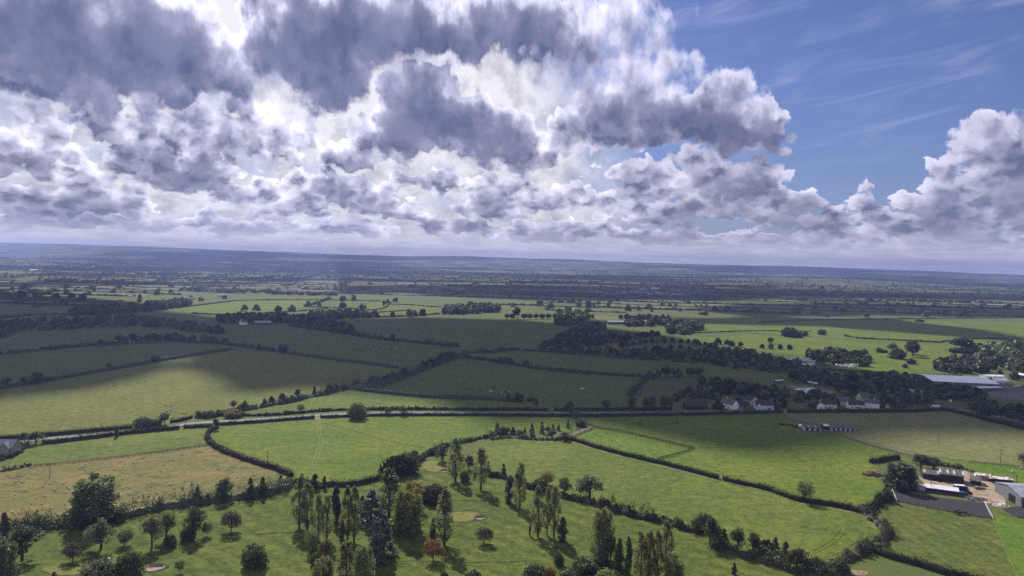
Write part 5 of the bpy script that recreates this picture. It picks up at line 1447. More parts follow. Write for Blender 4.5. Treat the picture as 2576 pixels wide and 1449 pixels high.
house('white_cottage', 'cottage', 'white cottage with brown roof and two small front gables', 1921, 1028.5, 15, 6.5, 3.8, 3.0, -2, 'pale_blue_paint', 'brown_tile',
      wins=[('f', 1.5, 2.5, .9, .9), ('f', 6, 2.5, .9, .9), ('f', 1.5, .8, 1, 1), ('f', 6.2, .8, 1, 1)], doors=[('f', 3.8, 1.6, 2.1)], chim=[(6.2, 0, .9)], gables=[(-5.2, 4.0, 3.0, 1.6)])
g = MB(); g.box(-5.5, 5.5, -.2, .2, 0, 1.3)
tag(g.build('garden_wall', 'stone_wall', None, at(1868, 1030)), 'low stone garden wall in front of the brown tiled outbuilding', 'wall')
house('white_cottage', 'cottage', 'leftmost white cottage of the roadside row with dark roof and end chimney', 2083, 1027, 12.5, 6.5, 4.4, 2.8, -3, 'cream_paint', 'brown_tile',
      wins=[('f', -3, 3, .9, .9), ('f', 3, 3, .9, .9), ('f', -3, .9, 1, 1), ('f', 2, .9, 1, 1)], doors=[('f', 0, 1.1, 2)], chim=[(-5.6, 0, 1.1), (5.6, 0, 1.0)])
house('cottage_wing', 'cottage', 'white gable end wing joined to the left of the roadside cottage row', 2063, 1027.5, 6, 5.5, 3.4, 2.6, 78, 'white_paint', 'grey_tile', wins=[('l', 0, 1, 1, 1)], chim=[(1, 0, .9)])
house('stone_cottage', 'cottage', 'pale stone cottage set back between the white roadside cottages', 2118, 1019, 11, 6.5, 4.4, 3.0, -24, 'cream_paint', 'grey_tile', wins=[('f', -2, 2.6, .9, .9), ('f', 2, 2.6, .9, .9)], chim=[(-4, 0, .9)])
house('white_cottage', 'cottage', 'middle white cottage of the roadside row with brown tiles and dormers', 2151, 1027, 13, 6.5, 3.6, 3.0, -4, 'white_paint', 'brown_tile',
      wins=[('f', -4, .9, 1, 1), ('f', -1, .9, 1, 1), ('f', 4.6, .9, 1, 1)], doors=[('f', 2.2, 1.1, 2)], gables=[(-4, 2.0, 3.2, .3), (0, 2.0, 3.2, .3)], chim=[(6, 0, .9)])
house('white_house', 'house', 'long white house with grey roof at the right end of the roadside row', 2189, 1025.5, 14, 7, 4.6, 2.8, -28, 'white_paint', 'grey_tile',
      wins=[('f', -4, .9, 1, 1), ('f', 0, .9, 1, 1), ('r', 0, 3, .8, .9)], chim=[(3, 0, .9)])
house('stone_house', 'house', 'pale stone gable house with chimney behind the middle roadside cottage', 2172, 1010, 10, 7, 4.6, 3.4, 14, 'cream_paint', 'grey_tile', wins=[('l', 0, 3, 1, 1)], chim=[(-4.4, 0, 1.0), (4.4, 0, .9)])
house('garden_hut', 'hut', 'small pale hut right of the roadside cottage row', 2232, 1026, 3.2, 3, 2.6, 1.2, 40, 'cream_paint', 'grey_tile', doors=[('f', 0, .9, 1.9)])
house('white_cottage', 'cottage', 'small white cottage with chimney among trees behind the roadside row', 2036, 994, 9, 6, 4.0, 2.6, 8, 'white_paint', 'white_sheet_roof', chim=[(-4, 0, 1.4)], wins=[('f', 2, 1, 1, 1)])
house('white_gable', 'house', 'white gable peeping from trees left of the warehouse', 2184, 975, 9, 6, 4.5, 3, -60, 'white_paint', 'brown_tile')
house('chalet_house', 'house', 'brown roofed house with white bargeboards in the trees before the warehouse', 2226, 983, 12, 8, 3.0, 3.6, -55, 'cream_paint', 'brown_tile')
house('grey_house', 'house', 'house with pale grey roof half hidden by the trees near the van', 2302, 1000, 13, 8, 3.6, 3.6, -42, 'stone_wall', 'blue_grey_roof')
# stables
def stable(U, V, L, W, H, RH, yaw, label, n, roof, lights, wall='stable_white'):
    return house('stable_block', 'stable', label, U, V, L, W, H, RH, yaw, wall, roof, doors=[('f', -L/2 + (i + .5) * L / n, L / n * .46, 2.2) for i in range(n)], rooflights=lights, doormat='opening_shade')
stable(2040, 1082, 11.5, 6, 2.5, 1.3, -4, 'small white fronted stable block with three dark doors', 3, 'fibre_cement', [(-2.5, -1.6, .9, 1.2), (2.5, -1.6, .9, 1.2)])
stable(2115, 1081.5, 17, 8, 2.6, 1.5, -2, 'long white stable block with rows of small roof lights', 5, 'fibre_cement', [(-6 + 3 * i, 1.8, .8, 1.3) for i in range(5)])
house('stable_shed', 'shed', 'small dark shed with pale roof at the left end of the long stable block', 2080, 1079, 6, 6, 2.8, .6, -4, 'dark_timber', 'white_sheet_roof', doors=[('f', 0, 2.4, 2.1)], doormat='opening_shade')
# farmyard at the right
def along(name, cat, label, U0, V0, U1, V1, W, H, RH, wall, roof, **k):
    yaw, L = yaw_between(U0, V0, U1, V1)
    c = mids(U0, V0, U1, V1); n = Vector((-math.sin(R(yaw)), math.cos(R(yaw)), 0))
    return house(name, cat, label, 0, 0, L, W, H, RH, yaw, wall, roof, p=c + n * W / 2, **k)
along('farm_barn', 'barn', 'low left section of the dark barn with two pale skylights', 2322, 1205, 2364, 1210, 8.5, 3.2, 1.5, 'dark_timber', 'fibre_cement', rooflights=[(-3.2, -2.1, 1.0, 2.4), (3.6, -2.1, 1.0, 2.4)], doors=[('f', 0, 3, 2.6)])
along('farm_barn', 'barn', 'tall right section of the dark barn with four pale skylights', 2364, 1211, 2424, 1219, 10, 4.4, 2.0, 'dark_timber', 'fibre_cement', rooflights=[(-5.5, -2.5, 1.0, 3.0), (-1.8, -2.5, 1.0, 3.0), (1.3, -2.5, 1.0, 3.0), (5.6, -2.5, 1.0, 3.0)], doors=[('f', -3, 3, 3)])
along('farm_shed', 'shed', 'low grey gabled shed with white edges beside the tall dark barn', 2442, 1219, 2468, 1223, 8, 2.4, 1.6, 'dark_timber', 'fibre_cement', doors=[('f', 0, 2, 2)])
along('long_shed', 'shed', 'long low shed with white corrugated roof above the riding arena', 2330, 1237, 2412, 1248, 7, 2.3, 1.0, 'dark_timber', 'white_sheet_roof')
along('rusty_shed', 'shed', 'row of low sheds with white and rusty sheet roofs', 2490, 1212, 2548, 1217, 5, 2.0, .7, 'dark_timber', 'rusty_sheet')
yaw, L = yaw_between(2512, 1252, 2534, 1272)
house('big_barn', 'barn', 'big grey roofed barn with dark open front cut by the right edge', 2618, 1262, 32, 24, 5.4, 2.2, -8, 'cladding_grey', 'blue_grey_roof', doors=[('f', -8, 14, 4.2), ('f', 8, 14, 4.2), ('l', -4, 6, 4)], doormat='opening_shade')  # open front is closed by dark slabs, its inner shade painted on
along('white_container', 'container', 'white storage container at the left end of the long shed', 2297, 1229, 2328, 1235, 2.5, 2.4, .12, 'pale_blue_paint', 'white_sheet_roof')
along('tan_shed', 'shed', 'tan clad shed standing under the white horsebox', 2456, 1206, 2492, 1211, 5, 2.6, .8, 'gold_cladding', 'rusty_sheet')
# industrial buildings
yaw, L = yaw_between(2345, 976, 2502, 983)
house('warehouse', 'warehouse', 'very long warehouse with pale lilac metal roof behind the trees', 2402, 966, 62, 46, 5.4, 2.4, yaw - 1, 'cladding_grey', 'light_metal_roof', wins=(), doors=[('f', 24, 5, 4.4)])
along('workshop', 'workshop', 'long white fronted workshop with dark windows right of the warehouse', 2480, 957, 2528, 957.5, 10, 4.6, .9, 'white_paint', 'white_sheet_roof', doors=[('f', -6, 4, 3.4), ('f', 0, 4, 3.4), ('f', 6, 4, 3.4)], doormat='opening_shade')
along('workshop', 'workshop', 'white roofed workshop at the right edge above the yard', 2550, 951, 2590, 957, 14, 4.4, 1, 'cladding_grey', 'white_sheet_roof')
along('store_tunnel', 'tent', 'white rounded storage tunnel between the workshop and the tan office', 2506, 962, 2537, 962, 6, 2.0, 2.0, 'white_paint', 'white_sheet_roof')
along('yard_office', 'office', 'tan low office building with skylights in the industrial yard', 2508, 979, 2551, 981, 12, 4.2, 1.2, 'pale_timber', 'fibre_cement', rooflights=[(-4, -2.2, 1.2, 1.6), (0, -2.2, 1.2, 1.6)], wins=[('f', 2, 1, 1.4, 1.2), ('f', 6, 1, 1.4, 1.2)])
along('lean_to', 'canopy', 'flat pale green canopy in front of the warehouse end', 2470, 984, 2522, 983, 8, 3.0, .25, 'cladding_green', 'white_sheet_roof')
along('white_lean_to', 'shed', 'small white roof wedged between dark trees and warehouse', 2450, 985, 2466, 986, 6, 3.4, .8, 'cladding_grey', 'white_sheet_roof')
# farms farther off
along('pale_barn', 'barn', 'pale roofed barn among shaded trees left of the middle', 640, 818, 681, 818, 16, 4.5, 2.2, 'cladding_green', 'blue_grey_roof')
house('farmhouse', 'house', 'white gabled farmhouse left of the pale barn', 612, 817, 11, 8, 5, 3.6, 60, 'white_paint', 'grey_tile', chim=[(-4, 0, 1)])
along('farm_shed', 'shed', 'pale grey roofed farm shed behind the round dark copse', 1530, 816, 1574, 816, 14, 4.5, 2.4, 'cladding_green', 'blue_grey_roof')
along('farm_shed', 'shed', 'brown roofed farm shed left of the pale grey one behind the copse', 1495, 813, 1528, 813.5, 12, 4, 2.4, 'stone_wall', 'brown_tile')
along('farm_building', 'barn', 'long low pale farm roof in the far right fields', 2480, 769, 2545, 772, 16, 4, 2.4, 'cladding_grey', 'blue_grey_roof')
house('farmhouse', 'house', 'white farmhouse gable at the left of the far right farm', 2448, 766, 14, 9, 6, 4, 70, 'white_paint', 'grey_tile', chim=[(4, 0, 1)])
for (U, V, L, W, H, lab) in [(330,747,26,14,4,'white roofed farm building left of the small sunlit fields'),(182,777,22,9,3,'small pale barn among shaded trees at the far left'),(235,775,16,9,4,'small grey roofed house near the pale barn at the far left'),(1385,739,50,18,7,'white flat fronted hall in the shaded village'),(2462,704,45,20,10,'bright white tower like store in the far right plain'),(560,746,40,16,5,'pale farm roof by the bright road in the far fields'),(480,753,30,12,4,'small pale roof beside the far bright road')]:
    house('farm_building', 'building', lab, U, V, L * .6, W * .8, H * .7, 2.0, random.uniform(-12, 12), 'cream_paint' if 'white' in lab else 'stone_wall', 'grey_tile')
# church tower in the shaded village
p = at(1500, 741); r = thing('church_tower', 'grey church tower rising from the shaded village', 'church', p)
g = MB(); g.box(-3.2, 3.2, -3.2, 3.2, 0, 17); g.build('tower', 'stone_wall', r)
g = MB()
for x in (-2.9, -1, 1, 2.9):
    for y in (-3, 3): g.box(x-.5, x+.5, y-.25, y+.25, 17, 18); g.box(*sorted((y-.25, y+.25)), x-.5, x+.5, 17.003, 18.003)
g.build('battlement', 'stone_wall', r)
g = MB(); g.box(3.2, 17, -3.6, 3.6, 0, 7); g.prism([(-4, 7), (4, 7), (0, 11)], 'x', 3.2, 17.2); g.build('nave', 'stone_wall', r)
# far houses: single ones are still visible as pale specks
def tiny_house_mesh(L, W, H, RH, wm, rm):
    g = MB(); w_ = wall_mesh(L, W, H, RH); g.add(w_.v, w_.f, 0); r_ = roof_mesh(L, W, H, RH); g.add(r_.v, r_.f, 1)
    return mesh_np('house', g.v, g.f, [wm, rm], g.m)
TH_ = [tiny_house_mesh(14, 9, 5.5, 3.5, 'white_paint', 'brown_tile'), tiny_house_mesh(18, 10, 5.5, 3, 'cream_paint', 'grey_tile'), tiny_house_mesh(40, 20, 6, 2, 'white_paint', 'white_sheet_roof'), tiny_house_mesh(70, 30, 8, 2, 'cladding_grey', 'white_sheet_roof')]
def specks(lab, grp, pts, cat='house', kinds=(0, 1)):
    for i, (U, V) in enumerate(pts):
        p = at(U, V); p.z = float(terrain(p.x, p.y))
        o = link('house' if cat == 'house' else 'industrial_building', TH_[random.choice(kinds)], None, p, random.uniform(-.6, .6))
        tag(o, lab, cat, grp)
specks('pale house of the hillside town at the far left', 'houses of the far left town', [(random.uniform(5, 220), random.uniform(655, 676)) for _ in range(46)])
specks('pale house of the shaded village right of the middle', 'houses of the shaded village', [(random.uniform(1500, 1720), random.uniform(735, 744)) for _ in range(34)])
specks('pale house of the village by the sunlit left fields', 'houses of the left village', [(random.uniform(690, 760), random.uniform(731, 740)) for _ in range(22)])
specks('tiny pale house in the hazy town of the middle distance', 'houses of the hazy middle town', [(random.uniform(1050, 1230), random.uniform(669, 676)) for _ in range(34)])
specks('tiny pale house scattered over the hazy plain', 'houses scattered over the plain', [(random.uniform(1500, 2560), random.uniform(688, 730)) for _ in range(42)])
specks('white shed roof glinting in the far hazy plain', 'glinting sheds of the far plain', [(130,668),(85,681),(300,674),(233,672),(390,664),(412,661),(480,676),(640,672),(664,680),(590,666),(760,668),(700,701),(836,683),(1000,672),(1130,671),(1620,709),(1650,728),(2010,723),(2080,735),(330,680),(540,683),(1380,690)], 'building', (1, 2))
# ------------------------------------------------------------------ vehicles
def wheels(r, xs, y, rad):
    for x in xs:
        for s in (-1, 1):
            g = MB(); g.tube([(x, s * y - .11, rad), (x, s * y + .11, rad)], [rad, rad], 12); w = g.build('wheel', 'tyre_black', r)
def van(U, V, yaw, label, L=7.0, cat='van'):
    r = thing('van', label, cat, at(U, V), R(yaw))
    g = MB(); g.prism([(-L/2, .45), (L/2 - .2, .45), (L/2, .9), (L/2 - .1, 1.3), (L/2 - 1.1, 1.55), (L/2 - 1.9, 2.5), (L/2 - 2.3, 2.75), (-L/2, 2.75)], 'y', -1.05, 1.05)
    g.bevelled('body', 'van_white', r, width=.08)
    g = MB(); g.prism([(L/2 - 1.08, 1.60), (L/2 - 1.02, 1.62), (L/2 - 1.78, 2.45), (L/2 - 1.86, 2.43)], 'y', -.92, .92); g.build('windscreen', 'glass', r)
    for s in (-1, 1):
        g = MB(); g.prism([(L/2 - 2.6, 1.6), (L/2 - 1.4, 1.6), (L/2 - 1.95, 2.3), (L/2 - 2.6, 2.3)], 'y', *sorted((s * 1.052, s * 1.07))); g.build('side_window', 'glass', r)
    wheels(r, (-L/2 + 1.2, L/2 - 1.2), .95, .36)
    return r
van(2351, 1027.5, 183, 'long white van driving along the shaded road at the right', 8.4)
def caravan(p, yaw, label, group=None, L=6.2):
    r = thing('caravan', label, 'caravan', p, R(yaw), group)
    g = MB(); g.prism([(-L/2, .55), (L/2 - .3, .55), (L/2, 1.2), (L/2 - .4, 2.5), (L/2 - .8, 2.65), (-L/2 + .5, 2.65), (-L/2, 2.2)], 'y', -1.1, 1.1); g.bevelled('body', 'van_white', r, width=.1)
    for x in (-L/4, L/5):
        g = MB(); g.box(x - .7, x + .7, -1.13, -1.102, 1.45, 2.1); g.build('window', 'glass', r)
    g = MB(); g.tube([(L/2 - .2, 0, .6), (L/2 + 1.0, 0, .5)], [.06, .06], 5); g.build('tow_bar', 'tyre_black', r)
    wheels(r, (0,), 1.0, .34)
    return r
for i, (U, V) in enumerate([(1962,905),(1974,903),(1985,906),(1996,904),(2006,908),(2016,905),(2026,910),(2037,906),(2044,912),(2022,920),(2034,922),(2040,918),(1952,921)]):
    caravan(at(U, V), random.uniform(-25, 25), 'white caravan parked in the caravan site among shaded trees', 'caravans of the caravan site', random.uniform(6, 9))
for i, (U, V) in enumerate([(2110,921),(2121,924),(2132,923),(2143,926),(2150,921)]):
    caravan(at(U, V), random.uniform(-20, 20), 'pale caravan of the small row right of the caravan site', 'caravans of the small row', random.uniform(7, 9))
caravan(at(2826, 1, 0) if False else at(2471, 1204), -8, 'white rounded horsebox caravan parked behind the farm shed', L=8.0)
caravan(at(2013, 1076), 60, 'small white trailer at the left end of the small stable block', L=3.6)
for (U, V, lab) in [(2560,975,'white car parked at the right in the industrial yard'),(2572,976,'second white car parked at the right edge of the industrial yard')]:
    pass
def car(U, V, yaw, mat, label, cat='car'):
    r = thing('car', label, cat, at(U, V), R(yaw))
    g = MB(); g.prism([(-2.1, .35), (2.1, .35), (2.15, .8), (1.2, .95), (.5, 1.45), (-1.3, 1.5), (-2.05, .95)], 'y', -.85, .85); g.bevelled('body', mat, r, width=.08)
    for s in (-1, 1):
        g = MB(); g.prism([(-1.35, .98), (1.0, .98), (.45, 1.38), (-1.15, 1.4)], 'y', *sorted((s * .853, s * .868))); g.build('side_window', 'glass', r)
    g = MB(); g.prism([(1.16, 1.0), (1.2, 1.01), (.56, 1.43), (.52, 1.41)], 'y', -.72, .72); g.build('windscreen', 'glass', r)
    wheels(r, (-1.3, 1.3), .8, .32); return r
car(2556, 974, 5, 'van_white', 'white car parked in the industrial yard, left one')
car(2566, 972, -8, 'van_white', 'white car parked in the industrial yard, right one')
car(2475, 966, 20, 'van_white', 'white car parked against the end of the warehouse')
car(2423, 1243.5, -6, 'car_blue', 'bright blue car parked at the right end of the long shed')
# horsebox lorry, tractor
r = thing('horsebox_lorry', 'dark horsebox lorry with pale roof behind the bright blue car', 'lorry', at(2418, 1236), R(-8))
g = MB(); g.box(-3.6, 1.6, -1.2, 1.2, .7, 3.3); g.bevelled('body', 'dark_lorry', r, width=.06)
g = MB(); g.prism([(1.62, .6), (3.2, .6), (3.3, 1.5), (2.9, 2.5), (1.62, 2.6)], 'y', -1.1, 1.1); g.bevelled('cab', 'dark_lorry', r, width=.08)
g = MB(); g.box(-3.65, 1.65, -1.24, 1.24, 3.302, 3.42); g.build('roof', 'white_sheet_roof', r)
wheels(r, (-2.2, 2.4), 1.05, .45)
r = thing('tractor', 'small red tractor in the farmyard beside the blue car', 'tractor', at(2435, 1242), R(-60))
g = MB(); g.prism([(-.8, .7), (1.9, .7), (1.9, 1.5), (.3, 1.6), (-.8, 1.2)], 'y', -.4, .4); g.bevelled('body', 'tractor_red', r, width=.06)
g = MB()
for x in (-.7, .35):
    for y in (-.6, .6): g.box(x - .05, x + .05, y - .05, y + .05, 1.2, 2.4)
g.box(-.85, .5, -.7, .7, 2.4, 2.5); g.build('cab', 'dark_lorry', r)
for s in (-1, 1):
    g = MB(); g.tube([(-.5, s * .85 - .2, .8), (-.5, s * .85 + .2, .8)], [.8, .8], 14); g.build('rear_wheel', 'tyre_black', r)
    g = MB(); g.tube([(1.6, s * .65 - .13, .45), (1.6, s * .65 + .13, .45)], [.45, .45], 12); g.build('front_wheel', 'tyre_black', r)
# farm clutter
def heap(name, U, V, rx, ry, h, mat, label, cat, n=60):
    cc = np.c_[np.clip(rng.normal(size=n) * .36, -.7, .7) * rx, np.clip(rng.normal(size=n) * .36, -.7, .7) * ry, np.zeros(n)]
    k = np.exp(-(cc[:, 0] / rx) ** 2 * 2 - (cc[:, 1] / ry) ** 2 * 2)
    g = MB()
    for c, w in zip(cc, k):
        s = h * (.15 + .25 * random.random()); z = h * w * .7
        M = Matrix.Rotation(random.random() * 3, 3, 'Z') @ Matrix.Rotation(random.random(), 3, 'X')
        vs = [M @ Vector((x * s, y * s * .8, zz * s * .6)) + Vector((c[0], c[1], z)) for x in (-1, 1) for y in (-1, 1) for zz in (-1, 1)]
        g.add(vs, [(0,1,3,2),(4,6,7,5),(0,4,5,1),(2,3,7,6),(0,2,6,4),(1,5,7,3)])
    m = 14
    ring = [(rx * .75 * math.cos(6.283 * i / m), ry * .75 * math.sin(6.283 * i / m), 0) for i in range(m)]
    g.add(ring + [(x * .5, y * .5, h * .6) for x, y, _ in ring] + [(0, 0, h * .8)], [(i, (i+1) % m, m + (i+1) % m, m + i) for i in range(m)] + [(m + i, m + (i+1) % m, 2*m) for i in range(m)])
    return tag(g.build(name, mat, None, at(U, V)), label, cat)
heap('rubble_heap', 2194, 1195, 7, 4, 2.4, 'rubble', 'reddish rubble heap by the massive evergreen clump', 'heap')
heap('scrap_heap', 2455, 1256, 7, 4, 1.3, 'concrete', 'pale scrap heap at the corner of the farmyard', 'heap', 50)
heap('scrap_heap', 2512, 1270, 5, 4, 1.2, 'rusty_sheet', 'rusty scrap heap by the open front of the big barn', 'heap', 40)
heap('log_pile', 2465, 1231, 4, 2.2, 1.5, 'track_dirt', 'brown heap on the tan farmyard in front of the shed', 'heap', 30)
heap('stone_heap', 1945, 1421, 6, 3, .7, 'rubble', 'low stony heap below the fairway hedge', 'heap', 40)
heap('earth_heap', 1250, 1103, 6, 3, .8, 'rubble', 'reddish earth heap at the left end of the bramble bank', 'heap', 40)
heap('earth_heap', 2150, 1440, 7, 3, .6, 'sand', 'pale earth heap at the bottom edge below the lane junction', 'heap', 40)
# pale tarpaulin cover by the sandy arena: shallow boat shaped shell
g = MB(); seg = 20; vs = []; fs = []
for i in range(seg + 1):
    x = -9 + 18 * i / seg; k = math.sqrt(max(0, 1 - (x / 9.2) ** 2))
    for j in range(7):
        t = math.pi * j / 6; vs.append((x, -2.6 * k * math.cos(t), .05 + 1.5 * k * math.sin(t)))
for i in range(seg):
    for j in range(6): fs.append((i*7+j, i*7+j+1, (i+1)*7+j+1, (i+1)*7+j))
g.add(vs, fs)
tag(g.build('tarpaulin_cover', 'pale_tarp', None, at(2023, 981), R(-6), smooth=True), 'long pale blue covered heap beside the sandy arena', 'cover')
for (U0, V0, U1, V1, lab) in [(1952, 964, 1971, 962, 'left pale field shelter at the sandy arena'), (2031, 966, 2055, 971, 'right pale field shelter at the sandy arena')]:
    along('field_shelter', 'shelter', lab, U0, V0, U1, V1, 3, 2.2, .4, 'weathered_timber', 'white_sheet_roof')
r = thing('road_sign', 'white back of a road sign on two posts at the junction', 'sign', at(2391, 1015), R(8))
g = MB(); g.box(-1.2, 1.2, -.05, .05, 1.6, 3.6); g.build('panel', 'white_paint', r)
for x in (-.8, .8):
    g = MB(); g.tube([(x, .1, 0), (x, .1, 3.4)], [.07, .07], 6); g.build('post', 'weathered_timber', r)

# ------------------------------------------------------------------ poles and fences
def pole(U, V, hpx, label, arm=True):
    p = at(U, V); h = hpx * px_m(p)
    r = thing('telegraph_pole', label, 'pole', p, random.uniform(-.4, .4))
    g = MB(); g.tube([(0, 0, -.3), (0, 0, h)], [.17, .13], 8); g.build('post', 'bark', r)
    if arm: g = MB(); g.box(-.8, .8, -.06, .06, h - .5, h - .36); g.build('crossarm', 'bark', r)
pole(125.5, 1203, 38, 'wooden pole standing in the brown sheep pasture')
pole(673, 1169, 34, 'wooden pole at the double hedge beside the bright meadow')
pole(1110.5, 1123, 19, 'wooden pole behind the double hedge above the golf course')
pole(2361.5, 1121, 29, 'tall wooden pole in the middle of the straw coloured field')
pole(2517, 1165, 36, 'wooden pole at the right side of the straw coloured field')
pole(2237, 1086, 18, 'short wooden pole in the shaded part of the straw coloured field')
pole(2557, 1215, 20, 'wooden pole in the paddock at the right edge')
pole(2341, 1236, 26, 'wooden pole in front of the long white roofed shed')
pole(2454, 1214, 30, 'wooden pole beside the white horsebox caravan')
pole(2432, 1247, 24, 'wooden pole between blue car and scrap heap')
p = at(1433, 1096)
r = thing('transformer_pole', 'twin wooden poles with a crossbar by the farm track', 'pole', p, .3)
for x in (-1.2, 1.2):
    g = MB(); g.tube([(x, 0, -.3), (x, 0, 8.2)], [.17, .14], 8); g.build('post', 'bark', r)
g = MB(); g.box(-1.9, 1.9, -.1, .1, 7.2, 7.45); g.box(-1.5, 1.5, -.3, .3, 6.2, 6.4); g.build('crossarm', 'bark', r)

def fence(pts, gap, h, label, post='weathered_timber', rails=(.45, .95), rail_mat='weathered_timber', pw=.09, rw=.05, uv=True):
    g_ = spline([at(U, V) for U, V in pts], gap)
    r = thing('fence', label, 'fence', (g_[0][0], g_[0][1], 0))
    gm = MB(); gm.box(-pw, pw, -pw, pw, -.2, h)
    me = mesh_np('post', gm.v, gm.f, [post])
    rest = MB()
    for i, (x, y) in enumerate(g_):
        x -= g_[0][0]; y -= g_[0][1]
        if i < 99: link('post', me, r, (x, y, 0))
        else: rest.box(x - pw, x + pw, y - pw, y + pw, -.2, h)
    if rest.v: tag(rest.build('posts', post, r), None, None, kind='stuff')
    gm = MB()
    for z in rails:
        for (x0, y0), (x1, y1) in zip(g_, g_[1:]):
            a = Vector((x0 - g_[0][0], y0 - g_[0][1], z)); b = Vector((x1 - g_[0][0], y1 - g_[0][1], z))
            d = (b - a).normalized(); n = Vector((-d.y, d.x, 0)) * rw * .6; u = Vector((0, 0, rw * 1.6))
            off = n.normalized() * (pw + rw * .6)
            a += off; b += off
            gm.add([a-n-u, a+n-u, a+n+u, a-n+u, b-n-u, b+n-u, b+n+u, b-n+u], [(0,1,2,3),(7,6,5,4),(0,4,5,1),(1,5,6,2),(2,6,7,3),(3,7,4,0)])
    gm.build('rail', rail_mat, r)
    return r
fence([(72,1176),(150,1168),(300,1152),(420,1136),(528,1121.5)], 3.0, 1.25, 'long post and rail fence along the upper edge of the sheep pasture', 'dark_timber', (.4,.8,1.15), 'dark_timber')
fence([(1494,1074),(1510,1079),(1560,1087),(1640,1105),(1700,1119),(1745,1129)], 3.0, 1.5, 'dark post fence along the upper side of the paddock', 'dark_timber', (.5,1.0,1.4), 'dark_timber', .14, .07)
fence([(1745,1130),(1715,1141),(1660,1155),(1652,1161)], 3.0, 1.5, 'dark post fence closing the right end of the paddock', 'dark_timber', (.5,1.0,1.4), 'dark_timber', .14, .07)
fence([(1438,1101),(1462,1091),(1484,1082),(1494,1075)], 2.6, 1.4, 'pale post and rail fence beside the farm track', 'pale_timber', (.4,.8,1.2), 'weathered_timber', .12, .06)
fence([(1470,1066),(1482,1071),(1494,1074)], 2.6, 1.4, 'short dark fence at the top of the farm track', 'dark_timber', (.4,.8,1.2), 'dark_timber', .14, .06)
fence([(2258,1264),(2330,1279),(2440,1299),(2495,1307)], 4.5, 1.3, 'dark wire fence along the lower side of the riding arena', 'dark_timber', (.6,1.1), 'dark_timber', .12, .02)
fence([(2244,1236),(2250,1249),(2256,1262)], 1.5, 1.3, 'white rail fence at the left end of the riding arena', 'white_paint', (.6,1.15), 'white_paint', .08, .07)
fence([(2477,1267),(2486,1286),(2497,1306)], 1.5, 1.3, 'white rail fence at the right end of the riding arena', 'white_paint', (.6,1.15), 'white_paint', .08, .07)
fence([(2498,1308),(2516,1356),(2557,1449),(2590,1530)], 3.5, 1.1, 'thin pale tape fence between grazed field and green strip', 'white_tape', (1.0,), 'white_tape', .04, .018)
fence([(2306,1238),(2380,1246),(2440,1254)], 3.2, 1.2, 'post fence below the long white roofed shed', 'weathered_timber', (.5,1.0), 'weathered_timber', .1, .04)
fence([(1745,1130),(1900,1124),(2060,1119),(2100,1116)], 5.0, .9, 'thin dark wire fence crossing the bright field', 'dark_timber', (.7,), 'dark_timber', .06, .04)
fence([(2110,1094),(2200,1125),(2300,1152),(2320,1156)], 4.0, 1.0, 'dark wire fence along the lower edge of the straw coloured field', 'dark_timber', (.5,.9), 'dark_timber', .08, .04)
fence([(2440,1164),(2517,1172),(2576,1180),(2700,1198)], 4.0, 1.0, 'wire fence below the straw coloured field at the right edge', 'dark_timber', (.5,.9), 'dark_timber', .08, .04)
fence([(2480,1196),(2540,1212),(2600,1228)], 3.0, 1.2, 'post fence above the white and rusty sheds', 'weathered_timber', (.5,1.0), 'weathered_timber', .1, .04)
fence([(2510,1292),(2545,1300),(2600,1312)], 3.0, 1.1, 'fence of the dark round pen at the right edge', 'weathered_timber', (.5,1.0), 'weathered_timber', .08, .04)

